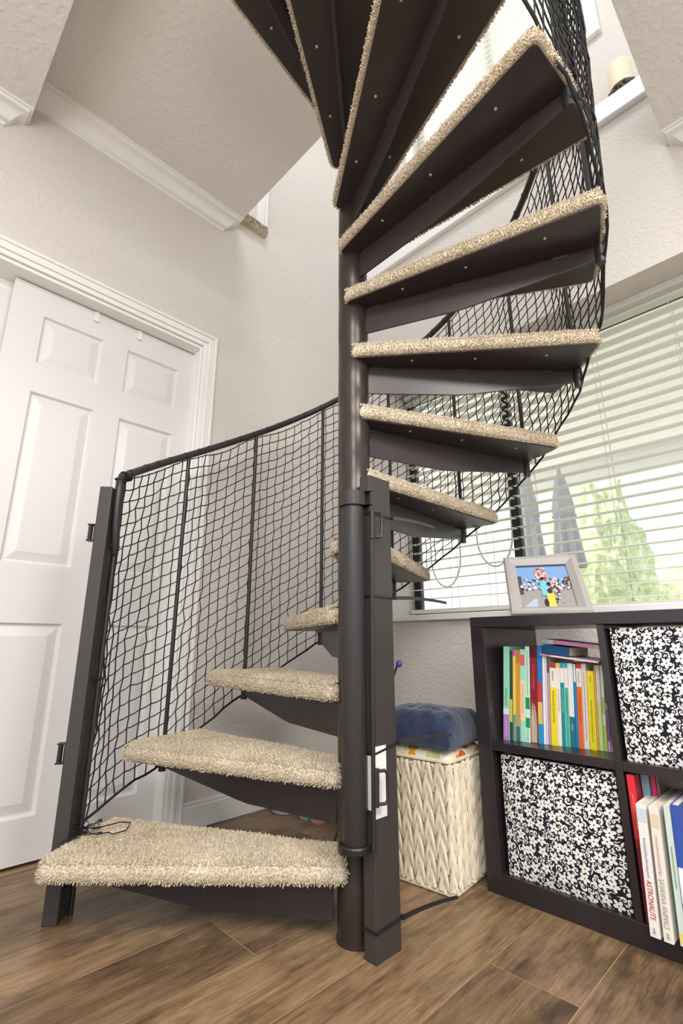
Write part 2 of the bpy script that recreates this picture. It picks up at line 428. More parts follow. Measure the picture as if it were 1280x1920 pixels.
# ------------------------------------------------------------------ venetian blinds
def blind(y0, y1, x, ztop, zbot, label, pitch=.052, half=.032, tilt=5, cords=(), slat_only=False):
    rt = empty('venetian_blind', (x, (y0+y1)/2, zbot), label, 'blind', None); A = (x, (y0+y1)/2, zbot)
    h = MB(); h.box(x-.028, x+.022, y0, y1, ztop-.034, ztop); h.build('headrail', M_BLIND, rt, A, .003)
    s = MB(); z = ztop-.034-.03; t = radians(tilt)
    while z > zbot+.035:
        n = 5; prof = []
        for i in range(n):
            q = -half+2*half*i/(n-1); bow = .0035*(1-(q/half)**2)
            prof.append((x+q*cos(t)-bow*sin(t)*0, z+q*sin(t)+bow))
        b = len(s.v)
        for (px, pz) in prof: s.v += [(px, y0+.004, pz), (px, y1-.004, pz), (px, y0+.004, pz-.0024), (px, y1-.004, pz-.0024)]
        for i in range(n-1):
            k = b+4*i
            s.f += [(k, k+1, k+5, k+4), (k+2, k+6, k+7, k+3), (k, k+4, k+6, k+2), (k+1, k+3, k+7, k+5)]; s.mi += [0]*4
        s.f += [(b, b+2, b+3, b+1), (b+16, b+17, b+19, b+18)]; s.mi += [0]*2
        z -= pitch
    s.build('slats', M_BLIND, rt, A)
    r_ = MB(); r_.box(x-.027, x+.027, y0, y1, zbot, zbot+.02); r_.build('bottom_rail', M_BLIND, rt, A, .003)
    for cy in cords:
        q = MB(); q.tube([(x-half-.003, cy, ztop-.03), (x-half-.003, cy, zbot+.01)], .0013, 5); q.tube([(x+half+.003, cy, ztop-.03), (x+half+.003, cy, zbot+.01)], .0013, 5)
        q.build('ladder_cord', M_CORD, rt, A)
    return rt
blind(1.058, 1.695, 2.25, 2.197, .860, 'white slatted window blind at the left, behind the stair treads and net', cords=(1.20, 1.42, 1.60))
blind(-.56, 1.046, 2.25, 2.197, .8435, 'white slatted window blind at the right, above the picture frame and bookcase', cords=(.95, .60, .28, -.2))
blind(uY0+.012, uY1-.012, UX+.032, uZ1-.002, uZ0+.004, 'white blind in the upper window above the stairs', .045, .026, 40)

# ------------------------------------------------------------------ spiral staircase
PX, PY = 1.0262, .9986
A0, DA, Z0, DZs = 126.813, 24.2613, .1352, .2071
NST = 13
stairs = empty('spiral_staircase', (PX, PY, 0), 'dark metal spiral staircase with beige carpeted treads winding around a round pole', 'staircase')
p = MB()
prof = [(.053, 0), (.053, .006), (.049, .008)]
for k in range(NST):
    z = Z0+k*DZs; prof += [(.0490, z-.118), (.0496, z-.116), (.0496, z-.006), (.0490, z-.004)]
prof += [(.0490, 3.9)]
p.lathe(prof, 40, (.0095, -.0094, 0)); p.build('pole', M_POLE, stairs, (0, 0, 0), 0, True)

# tread outline in its own frame (x outwards, y towards the leading edge)
def resample(poly, rad, step):
    out = []; n = len(poly)
    for i in range(n):
        a, b, c = (Vector(poly[i-1]), Vector(poly[i]), Vector(poly[(i+1) % n]))
        u = (a-b).normalized(); w_ = (c-b).normalized(); ang = u.angle(w_); r = rad[i]
        t = r/math.tan(ang/2); s0 = b+u*t; s1 = b+w_*t; ctr = b+(u+w_).normalized()*(r/sin(ang/2))
        q0 = s0-ctr; q1 = s1-ctr; a0 = atan2(q0.y, q0.x); a1 = atan2(q1.y, q1.x); d = (a1-a0+pi) % (2*pi)-pi
        m_ = max(3, int(abs(d)*r/step)+2)
        out += [ctr+Vector((cos(a0+d*j/m_), sin(a0+d*j/m_)))*r for j in range(m_+1)]
    res = []
    for i in range(len(out)):
        a, b = out[i], out[(i+1) % len(out)]; L = (b-a).length; k = max(1, int(L/step))
        res += [a+(b-a)*(j/k) for j in range(k)]
    return res
def offset_poly(P, d):
    n = len(P); out = []
    for i in range(n):
        t = (P[(i+1) % n]-P[i-1]).normalized(); out.append(P[i]+Vector((-t.y, t.x))*d)
    return out
OUT = [(.006, -.063), (.764, -.163), (.774, 0.), (.764, .163), (.006, .063)]          # counter-clockwise
RAD = [.02, .024, .6, .024, .02]
outline = resample(OUT, RAD, .014)

def carpet_mesh():
    base_ = MB(); prof = [(.012, .0005), (.004, .004), (0, .012), (0, .024), (.004, .036), (.012, .0445), (.024, .050)]
    n = len(outline); rings = []
    for ins, z in prof:
        rg = offset_poly(outline, ins); b = len(base_.v); base_.v += [(q.x, q.y, z) for q in rg]; rings.append(b)
    for a, b in zip(rings, rings[1:]):
        for i in range(n): j = (i+1) % n; base_.f.append((a+i, a+j, b+j, b+i)); base_.mi.append(0)
    base_.f.append(tuple(rings[-1]+i for i in range(n))); base_.mi.append(0)
    rim = offset_poly(outline, .02); b = len(base_.v); base_.v += [(q.x, q.y, .0005) for q in rim]
    for i in range(n): j = (i+1) % n; base_.f.append((rings[0]+j, rings[0]+i, b+i, b+j)); base_.mi.append(0)
    V = list(base_.v); F = list(base_.f)
    rnd = random.Random(3)
    def tuft(p, nrm, h, r):
        nrm = nrm.normalized(); t = nrm.orthogonal().normalized(); u = nrm.cross(t); k = len(V); a0 = rnd.uniform(0, 6.28)
        for i in range(3):
            a = a0+i*2.094; V.append(tuple(p+(t*cos(a)+u*sin(a))*r-nrm*.002))
        lean = Vector((rnd.gauss(0, .4), rnd.gauss(0, .4), rnd.gauss(0, .25)))
        tip = p+(nrm+lean*.8)*h
        for i in range(3):
            a = a0+i*2.094+.5; V.append(tuple(tip+(t*cos(a)+u*sin(a))*r*.55))
        F.extend([(k, k+1, k+4, k+3), (k+1, k+2, k+5, k+4), (k+2, k, k+3, k+5), (k+3, k+4, k+5)])
    inner = offset_poly(outline, .006)
    # top
    s = .0044; x = .008
    while x < .770:
        wd = .063+(x-.006)/(.760)*.100; y = -wd
        while y < wd:
            q = Vector((x+rnd.uniform(-.4, .4)*s, y+rnd.uniform(-.4, .4)*s))
            edge = min(wd-abs(q.y), .772-.05*abs(q.y)-q.x)
            if edge > .004:
                # gentle unevenness of the pile
                hz = .0495+.0035*mnoise.noise(Vector((q.x*9, q.y*9, .3)))-.012*max(0, 1-edge/.024)**2
                tuft(Vector((q.x, q.y, hz)), Vector((.5*max(0, 1-(.772-q.x)/.02), math.copysign(.6*max(0, 1-(wd-abs(q.y))/.02), q.y), 1)), rnd.uniform(.0035, .0062), .0023)
            y += s
        x += s
    # sides
    L = []
    for i in range(n):
        a, b_ = outline[i], outline[(i+1) % n]; d = (b_-a).length; nn = max(1, int(d/.0042)); nr = Vector(((b_-a).y, -(b_-a).x)).normalized()
        for j in range(nn):
            for q in range(10):
                z = .001+.0043*q+rnd.uniform(-.0015, .0015); pp = a+(b_-a)*((j+rnd.random())/nn)
                up_ = -.55 if q == 0 else (.22*max(0, q-5))
                ins = .004 if q == 0 else (.0015*max(0, q-5))
                tuft(Vector((pp.x-nr.x*ins, pp.y-nr.y*ins, z)), Vector((nr.x, nr.y, up_)), rnd.uniform(.003, .0052), .0023)
    me = bpy.data.meshes.new('carpet'); me.from_pydata(V, [], F); me.materials.append(M_CARPET); me.update(); return me
carpet_me = carpet_mesh()

# plate, brace, screws
pm = MB(); po = [tuple(q) for q in offset_poly(outline, .010)]; pm.prism(po, -.004, .0005)
tread0 = pm.build('tread', M_METAL, None, (0, 0, 0), .0012); tread_me = tread0.data
tread0.parent = stairs
br = MB()
bp = [(.046, -.006), (.046, -.101), (.36, -.101), (.40, -.097), (.745, -.050), (.745, -.006)]
def wedge(m_, pts, y0, y1):
    b = len(m_.v); n = len(pts); m_.v += [(x, y0, z) for x, z in pts]+[(x, y1, z) for x, z in pts]
    m_.f.append(tuple(b+i for i in range(n))); m_.f.append(tuple(b+n+i for i in reversed(range(n)))); m_.mi += [0]*(n+2)
    for i in range(n): j = (i+1) % n; m_.f.append((b+i, b+n+i, b+n+j, b+j))
wedge(br, bp, -.003, .003)
br.box(.046, .735, -.003, .022, -.010, -.0045)           # top flange of the bracket
for xx in (.09, .37, .66): br.box(xx-.02, xx+.02, -.0045, .0045, -.012, -.004)
brace0 = br.build('brace', M_METAL, tread0, (0, 0, 0), .001)
carpet0 = bpy.data.objects.new('carpet', carpet_me); COL.objects.link(carpet0); carpet0.parent = tread0
screws0 = []
for (sx, sy) in ((.20, -.045), (.40, -.062), (.62, -.088), (.25, .050), (.60, .085)):
    s_ = MB(); s_.lathe([(.0042, -.0042), (.0038, -.006), (.0018, -.0068)], 10, (sx, sy, 0)); screws0.append(s_.build('screw', M_SCREW, tread0, (0, 0, 0), 0, True))
def place(o, k): o.location = (0, 0, Z0+k*DZs); o.rotation_euler = (0, 0, radians(A0-k*DA))
place(tread0, 0)
for k in range(1, NST):
    t_ = tread0.copy(); COL.objects.link(t_); t_.parent = stairs; place(t_, k)
    for ch in [carpet0, brace0]+screws0:
        c_ = ch.copy(); COL.objects.link(c_); c_.parent = t_

def helix(k, r, z): a = radians(A0-(k-1)*DA); return (r*cos(a), r*sin(a), z)
def zpl(k): return Z0+(k-1)*DZs
def zrail(k): return zpl(k)+1.10-.0125*(k-1)
RR = .760
for k in range(1, NST+1):
    b_ = MB(); bot = .0 if k == 1 else zpl(k)-.058
    b_.tube([helix(k, RR, bot), helix(k, RR, zrail(k)-.004)], .0075, 10)
    if k > 1: b_.tube([helix(k, RR, bot-.004), helix(k, RR, zpl(k)-.003)], .0125, 12)
    b_.build('baluster', M_RAIL, stairs, (0, 0, 0), 0, True)
hr = MB(); pts = []
pts += [helix(.985, RR-.004, .975), helix(.965, RR-.006, 1.00), helix(.93, RR-.008, 1.06), helix(.912, RR-.008, 1.12), helix(.908, RR-.008, 1.17), helix(.922, RR-.006, 1.21), helix(.965, RR-.002, 1.234)]
k = 1.05
while k <= NST+.4: pts.append(helix(k, RR, zrail(k)+.004)); k += .1
hr.tube(pts, [.011]+[.0135]*(len(pts)-1), 12); hr.build('handrail', M_RAIL, stairs, (0, 0, 0), 0, True)

# ------------------------------------------------------------------ safety net
net = empty('safety_net', (PX, PY, 0), 'black knotted safety net tied along the outside of the spiral stair railing', 'net')
rn = random.Random(11)
def zlow(k):
    a = max(0, min(1, (k-1)/1.0)); return zpl(k)+.065*(1-a)-.045*a
K0, K1, NR = 1.0, 12.6, 25
NC = int((K1-K0)*.3205/.0375)
def netpt(i, j, jit=True):
    u = i/NC; v = j/NR; k = K0+(K1-K0)*u
    lo, hi = zlow(k), zrail(k)-.012
    fr = (k-math.floor(k)); belly = .018*sin(pi*v)*sin(pi*fr)+.010*sin(pi*fr)**2
    # the left edge hangs slack, away from the end post
    sl = math.exp(-(k-K0)/.16); ks = k+sl*(.10*sin(pi*v)**.8+.03*sin(7*v)-.02)
    if j in (0, NR): belly = .004*sin(pi*fr)
    z = lo+(hi-lo)*v-(.016*sin(pi*fr*1.0)**2*(v**3))
    jx = rn.gauss(0, .0016) if jit else 0
    zig = (.0028 if (i+j) % 2 else -.0028)*(1 if jit else 0)*(0 if j in (0, NR) else 1)
    a = radians(A0-(ks-1)*DA)+rn.gauss(0, .0016)+zig
    r = RR+.012+belly+jx+.004*sin(k*9+v*5)
    return (r*cos(a), r*sin(a), z+rn.gauss(0, .0018))
G = [[netpt(i, j) for j in range(NR+1)] for i in range(NC+1)]
def midsag(a, b, s): return ((a[0]+b[0])/2, (a[1]+b[1])/2, (a[2]+b[2])/2-s)
nm = MB()
for j in range(0, NR+1):
    pts = []
    for i in range(NC+1):
        pts.append(G[i][j])
        if i < NC: pts.append(midsag(G[i][j], G[i+1][j], .0022))
    nm.tube(pts, .0022, 4)
for i in range(NC+1): nm.tube([G[i][j] for j in range(NR+1)], .0022, 4)
for i in range(NC+1):
    for j in range(NR+1):
        k = len(nm.v); x, y, z = G[i][j]; q = .0036
        nm.v += [(x-q, y, z), (x+q, y, z), (x, y-q, z), (x, y+q, z), (x, y, z-q), (x, y, z+q)]
        nm.f += [(k+a_, k+b_, k+c_) for a_, b_, c_ in ((0, 2, 5), (2, 1, 5), (1, 3, 5), (3, 0, 5), (2, 0, 4), (1, 2, 4), (3, 1, 4), (0, 3, 4))]; nm.mi += [0]*8
# ties round the handrail
for q in range(int((K1-K0)*5)):
    k = K0+.12+q*.2+rn.uniform(-.04, .04)
    a = radians(A0-(k-1)*DA); ct = Vector(helix(k, RR, zrail(k)+.004)); rad_ = Vector((cos(a), sin(a), 0)); upv = Vector((0, 0, 1))
    ring = [tuple(ct+(rad_*cos(t)+upv*sin(t))*.0155+Vector((-sin(a), cos(a), 0))*(.004*t/6.28)) for t in [2*pi*e/10 for e in range(10)]]
    nm.tube(ring, .0015, 5, True, True)
for e in range(9):
    k = .935+.013*e; ct = Vector(helix(k, RR-.004, 1.216+.0045*min(e, 5))); d = Vector(helix(k+.03, RR, 0))-Vector(helix(k, RR, 0)); d.z = .015 if e > 3 else .06; d.normalize()
    u_ = d.orthogonal().normalized(); v_ = d.cross(u_); nm.tube([tuple(ct+(u_*cos(t)+v_*sin(t))*.0165+d*(.004*sin(t+e))) for t in [2*pi*q/12 for q in range(12)]], .0026, 5, True, True)
nm.tube([helix(.99, RR-.004, 1.215), helix(1.0, RR+.004, 1.18), helix(.985, RR+.002, 1.14), helix(1.01, RR+.006, 1.10)], .005, 6)
nm.build('netting', M_NET, net, (0, 0, 0))
bc = MB(); pts = [G[i][0] for i in range(NC+1)]; bc.tube(pts, .0042, 6)
bc.tube([G[0][j] for j in range(NR+1)], .0026, 5); bc.build('border_cord', M_NET, net, (0, 0, 0), 0, True)
lc = MB()
bx, by, bz = helix(1.02, RR-.01, Z0+.060)
for q in range(16):
    P_ = [Vector((bx, by, bz+.01))]; d = Vector((rn.gauss(0, 1), rn.gauss(0, 1), 0)).normalized()
    for e in range(9):
        d = (d+Vector((rn.gauss(0, .8), rn.gauss(0, .8), rn.gauss(0, .3)))).normalized()
        nx = P_[-1]+d*.011; dx_ = Vector((nx.x-bx, nx.y-by))
        if dx_.length > .05: nx.x, nx.y = bx+dx_.x*.6, by+dx_.y*.6
        nx.z = min(max(nx.z, Z0+.056), Z0+.13); P_.append(nx)
    lc.tube(P_, .0012, 4)
# a loose tail and loop lying on the carpet of the lowest tread
ex, ey = -cos(radians(A0)), -sin(radians(A0)); fx, fy = -sin(radians(A0)), cos(radians(A0))
def loc(dr, dt, z): return (bx+ex*dr+fx*dt, by+ey*dr+fy*dt, z)
zc = Z0+.0565
lc.tube([loc(0, 0, zc+.01), loc(.03, -.03, zc+.006), loc(.07, -.055, zc+.012), loc(.105, -.05, zc+.014), loc(.115, -.015, zc+.006), loc(.09, .01, zc+.004), loc(.07, .0, zc+.004), loc(.05, .02, zc+.004), loc(.02, .012, zc+.004)], .0017, 5)
lc.tube([loc(0, 0, zc+.01), loc(-.005, .03, zc+.006), loc(.01, .05, zc+.004), loc(-.012, .065, zc+.004), loc(-.005, .09, zc+.004)], .0016, 5)
lc.build('loose_cord', M_NET, net, (0, 0, 0), 0, True)

# ------------------------------------------------------------------ gate posts, retractable gate, cable ties
F0 = Vector((.527, 1.570)); t1 = Vector((-.029, .023)).normalized(); t2 = Vector((.62, .785)).normalized()
pa = [F0, F0+t1*.038, F0+t1*.038+t2*.086, F0+t2*.086]
ctr = (F0+t1*.019+t2*.043)
lp = empty('gate_post', (ctr.x, ctr.y, 0), 'black painted wooden post at the outer end of the lowest tread, by the closet door', 'post', 'gate posts')
m = MB(); m.prism([tuple(q) for q in pa][::-1], 0, 1.185); m.build('post_board', M_POST, lp, (ctr.x, ctr.y, 0), .0025)
for zc_ in (1.035, .405):
    m = MB(); e0 = F0+t1*.038+t2*.012
    for dz, hh in ((-.027, .004), (.023, .004)): m.quad_box([(*(e0+t1*a+t2*b), zc_+dz+h_) for h_ in (0, hh) for a, b in ((0, -.012), (.022, -.012), (.022, .012), (0, .012))])
    m.quad_box([(*(e0+t1*a+t2*b), zc_+h_) for h_ in (-.025, .025) for a, b in ((0, -.010), (.003, -.010), (.003, .012), (0, .012))])
    m.quad_box([(*(e0+t1*a+t2*b), zc_+h_) for h_ in (-.025, .025) for a, b in ((.010, -.010), (.019, -.010), (.019, .006), (.010, .006))])
    m.build('catch', M_TIE, lp, (ctr.x, ctr.y, 0), .001)
for i, zc_ in enumerate((1.0, .60, .075)):
    # straps that hold the end baluster to the post
    bxw, byw = PX+RR*cos(radians(A0)), PY+RR*sin(radians(A0))
    q = F0+t2*.03; m = MB(); m.tube([(q.x, q.y, zc_), (bxw+.003, byw-.010, zc_), (bxw+.011, byw-.003, zc_), (bxw+.009, byw+.008, zc_), (q.x+t2.x*.03, q.y+t2.y*.03, zc_)], .004, 6)
    o = m.build('strap', M_TIE, lp, (ctr.x, ctr.y, 0)); 

RPX0, RPX1, RPY0, RPY1 = .987, 1.078, .884, .922
rp = empty('gate_post', (1.0325, .903, 0), 'black painted wooden post with a white plate, standing before the stair pole', 'post', 'gate posts')
rc = (1.0325, .903, 0)
m = MB(); m.box(RPX0, RPX1, RPY0, RPY1, 0, 1.168); m.build('post_board', M_POST, rp, rc, .0025)
m = MB(); m.box(RPX0-.0025, 1.033, RPY0-.0025, RPY0-.0002, .292, .452); m.box(RPX0-.0025, RPX0-.0002, RPY0-.0025, RPY0+.022, .31, .435)
o = m.build('mounting_plate', M_WHITEPL, rp, rc, .0008); o['label'] = 'white plastic plate'

RX, RY = .963, .926
gate = empty('retractable_gate', (RX, RY, .2), 'rolled black retractable gate with pull bar, held upright between stair pole and post', 'gate')
gc = (RX, RY, .2)
m = MB(); m.lathe([(.029, .235), (.031, .24), (.031, .3), (.0325, .305), (.032, 1.06), (.031, 1.078)], 32, (RX, RY, 0)); m.build('mesh_roll', M_ROLL, gate, gc, 0, True)
def bracket(name, z0, z1, rad, arm):
    m = MB(); pts = []
    for i in range(17):
        a = radians(60+i*240/16.); pts.append((RX+rad*cos(a+radians(10)), RY+rad*sin(a+radians(10))))
    if arm: pts += [(RPX0-.0005, RPY0-.004), (RPX0-.0005, RPY1-.002)]
    m.prism(pts, z0, z1); return m.build(name, M_TIE if not arm else M_ROLL, gate, gc, .003)
bracket('top_bracket', 1.074, 1.115, .0385, True)
m = MB(); m.lathe([(.037, .222), (.039, .225), (.039, .236), (.036, .24)], 32, (RX, RY, 0)); m.box(RX+.02, RPX0-.0005, RY-.02, RY-.004, .224, .238); m.build('bottom_bracket', M_TIE, gate, gc, .001)
bxp, byp = .979, .872
m = MB(); m.tube([(bxp-.004, byp+.004, .225), (bxp+.001, byp-.001, 1.055)], .0055, 10); m.tube([(RX+.025, RY-.020, .24), (RX+.025, RY-.020, 1.075)], .006, 8); m.build('pull_bar', M_RAIL, gate, gc, 0, True)
for z0_, z1_ in ((.982, 1.052), (.33, .402)):
    m = MB(); q = .028; dx_, dy_ = .86, -.5
    P_ = [(bxp, byp-.004, z0_), (bxp+dx_*q*.8, byp-.004+dy_*q*.8, z0_), (bxp+dx_*q, byp-.004+dy_*q, z0_+.008), (bxp+dx_*q, byp-.004+dy_*q, z1_-.008), (bxp+dx_*q*.8, byp-.004+dy_*q*.8, z1_), (bxp, byp-.004, z1_)]
    m.tube(P_, .0042, 8); m.tube([(bxp-.001, byp-.004, z0_-.006), (bxp+.001, byp-.004, z1_+.006)], .0068, 10); m.build('latch_hook', M_RAIL, gate, gc, 0, True)

def cable_tie(z, zr, end, name, label, tilt=0.):
    x0, x1, y0, y1 = RPX0-.0015, RPX1+.0015, RPY0-.0015, RPY1+.0015
    m = MB(); hh = .0028
    loop = [(x0, y0, z-tilt), (x1, y0, zr), (x1, y1, zr), (x0, y1, z-tilt)]
    for i in range(4):
        a, b_ = Vector(loop[i]), Vector(loop[(i+1) % 4]); d = (b_-a); d.z = 0; d.normalize(); nr = Vector((d.y, -d.x, 0))*.0016
        m.quad_box([a-Vector((0, 0, hh)), b_-Vector((0, 0, hh)), b_-Vector((0, 0, hh))+nr, a-Vector((0, 0, hh))+nr, a+Vector((0, 0, hh)), b_+Vector((0, 0, hh)), b_+Vector((0, 0, hh))+nr, a+Vector((0, 0, hh))+nr])
    o = empty(name, (x1, y0, zr), label, 'cable tie', 'cable ties round the post'); c0 = (x1, y0, zr)
    m.build('strap', M_TIE, o, c0)
    h = MB(); h.box(x1, x1+.008, y0-.005, y0+.004, zr-.005, zr+.005); h.build('lock_head', M_TIE, o, c0, .001)
    t = MB(); s = Vector((x1+.005, y0-.002, zr)); e = Vector(end); n = 8
    for i in range(n):
        u0, u1 = i/n, (i+1)/n; P0 = s.lerp(e, u0); P1 = s.lerp(e, u1); sag = lambda u: Vector((0, 0, .0045*4*u*(1-u)))
        P0 = P0+sag(u0); P1 = P1+sag(u1); w0 = .0052-.0016*u0; w1 = .0052-.0016*u1; th = Vector((.0010, .0010, 0))
        t.quad_box([P0-th-Vector((0, 0, w0)), P1-th-Vector((0, 0, w1)), P1+th-Vector((0, 0, w1)), P0+th-Vector((0, 0, w0)), P0-th+Vector((0, 0, w0)), P1-th+Vector((0, 0, w1)), P1+th+Vector((0, 0, w1)), P0+th+Vector((0, 0, w0))])
    t.build('tail', M_TIE, o, c0)
cable_tie(1.055, 1.055, (1.181, .801, 1.029), 'cable_tie', 'black cable tie nearest the top of the post, tail pointing right')
cable_tie(.824, .824, (1.196, .785, .811), 'cable_tie.001', 'black cable tie on the post whose tail crosses the window sill')
cable_tie(.447, .450, (1.194, .788, .467), 'cable_tie.002', 'black cable tie on the post whose tail crosses the navy blanket', .012)
cable_tie(.062, .065, (1.188, .794, .101), 'cable_tie.003', 'black cable tie on the post just above the floor, tail reaching the basket')

# ------------------------------------------------------------------ bookcase
BX, BD = 1.484, .39
bk = empty('cube_bookcase', (BX+BD/2, .4835, 0), 'black-brown cube bookcase with books and floral bins under the window', 'bookcase'); bc_ = (BX+BD/2, .4835, 0)
m = MB(); xb = BX+BD
for name, b in (('side_panel', (BX, xb, .840, .887, 0, .752)), ('side_panel', (BX, xb, .080, .127, 0, .752)), ('top_panel', (BX-.001, xb, .080, .887, .752, .785)), ('bottom_panel', (BX+.0005, xb, .127, .840, .0, .055)),
                ('divider', (BX+.002, xb, .4745, .4925, .055, .752)), ('shelf', (BX+.001, xb, .4925, .840, .384, .408)), ('shelf', (BX+.001, xb, .127, .4745, .384, .408))):
    MB().box(*b).build(name, M_SHELF, bk, bc_, .0015)

def bin_(y0, y1, z0, z1, name, label):
    # fabric cube with a faintly bulging front
    x0, x1 = BX+.006, BX+.36; cx = (x0+x1)/2, (y0+y1)/2, z0
    m = MB(); n = 14; hh = z1-z0; ww = y1-y0
    def front(i, j): u = i/n; v = j/n; return (x0+.012-.012*(sin(pi*u)**.5)*(sin(pi*v)**.5 if v > 0 else 0), y1-ww*u, z0+hh*v)
    for i in range(n+1):
        for j in range(n+1): m.v.append(front(i, j))
    for i in range(n):
        for j in range(n): k = i*(n+1)+j; m.f.append((k, k+n+1, k+n+2, k+1)); m.mi.append(0)
    b = len(m.v); m.v += [(x0+.012, y1, z0), (x0+.012, y0, z0), (x0+.012, y0, z1), (x0+.012, y1, z1), (x1, y1, z0), (x1, y0, z0), (x1, y0, z1), (x1, y1, z1), (x0+.02, y1-.006, z1), (x0+.02, y0+.006, z1), (x1-.006, y0+.006, z1), (x1-.006, y1-.006, z1), (x0+.02, y1-.006, z0+.01), (x0+.02, y0+.006, z0+.01), (x1-.006, y0+.006, z0+.01), (x1-.006, y1-.006, z0+.01)]
    for q in ((0, 4, 5, 1), (1, 5, 6, 2), (4, 7, 6, 5), (0, 3, 7, 4), (3, 2, 9, 8), (2, 6, 10, 9), (6, 7, 11, 10), (7, 3, 8, 11), (8, 9, 13, 12), (9, 10, 14, 13), (10, 11, 15, 14), (11, 8, 12, 15), (12, 13, 14, 15)): m.f.append(tuple(b+i for i in q)); m.mi.append(0)
    o = m.build(name, M_FLORAL, None, cx, 0, False)
    return tag(o, label, 'storage bin', 'floral bins in the bookcase')
bin_(.500, .822, .0555, .374, 'fabric_bin', 'navy and white floral fabric bin in the lower left cube under the small books')
bin_(.135, .464, .4085, .742, 'fabric_bin.001', 'navy and white floral fabric bin in the upper right cube beside the small books')

def flat(c): return plain('cover_%d_%d_%d' % c, c, .45)
def squiggle(m, y0, z0, z1, x, h, r=.0006, sd=0):
    rq = random.Random(sd); n = max(6, int((z1-z0)/(h*.35))); pts = []
    for i in range(n): pts.append((x, y0+(h*.5 if i % 2 else -h*.5)*rq.uniform(.4, 1.), z0+(z1-z0)*i/(n-1)))
    m.tube(pts, r, 4)
nbook = [0]
def book(y, th, hgt, x, z, depth, cover, label, bands=(), lean=0., group=None, marks=(), pages=True, titles=(), backc=None):
    """upright book, spine towards -X; local origin at lower left corner of the spine (+Y side); leans towards -Y"""
    nm = 'book' if nbook[0] == 0 else 'book.%03d' % nbook[0]; nbook[0] += 1
    rt = empty(nm, (x, y, z), label, 'book', group, (radians(lean), 0, 0))
    bt = min(.0018, th*.22); g = .0003
    m = MB(); m.box(0, bt, -th+g, -g, 0, hgt); m.box(bt, depth, -bt-g, -g, 0, hgt); m.box(bt, depth, -th+g, -th+bt+g, 0, hgt)
    m.build('cover', flat(cover), rt, (0, 0, 0), min(.0008, th*.1))
    if pages and th > .004:
        MB().box(bt, depth-.004, -th+bt+g, -bt-g, .003, hgt-.003).build('pages', M_PAGES, rt)
    for (a, b, c) in bands:
        q = MB().box(-.0004, .0004, -th+2*g, -2*g, hgt*a, hgt*b); q.build('spine_band', flat(c), rt)
    for i, (a, b, c, w_) in enumerate(marks):
        q = MB(); squiggle(q, -th/2, hgt*a, hgt*b, -.0005, th*w_, max(.0004, th*.045), nbook[0]*7+i); q.build('spine_lettering', flat(c), rt)
    for (txt, a, b, c) in titles:
        cu = bpy.data.curves.new('t', 'FONT'); cu.body = txt; cu.size = 1.; cu.extrude = .01; cu.shear = .12
        to = bpy.data.objects.new('t', cu); COL.objects.link(to); bpy.context.view_layer.update()
        me = bpy.data.meshes.new_from_object(to.evaluated_get(bpy.context.evaluated_depsgraph_get())); COL.objects.unlink(to); bpy.data.objects.remove(to)
        xs = [v.co.x for v in me.vertices]; ys = [v.co.y for v in me.vertices]; L = hgt*(b-a); sx = L/(max(xs)-min(xs)); sy = min(th*.52/(max(ys)-min(ys)), sx*1.6)
        for v in me.vertices:
            X, Y, Z = v.co; v.co = (-.0006-Z*.02, -th/2-(Y-(max(ys)+min(ys))/2)*sy, hgt*b-(X-min(xs))*sx)
        me.materials.clear(); me.materials.append(flat(c)); to2 = bpy.data.objects.new('spine_title', me); COL.objects.link(to2); to2.parent = rt
    return rt
GB = 'picture books in the upper left cube'
ZS = .4085
def fx_(y): return 1.542+(.8266-y)/(.33)*.043
def yb(y): return y*(1+(fx_(y)-1.535)/1.535)
WH = (240, 236, 230); 
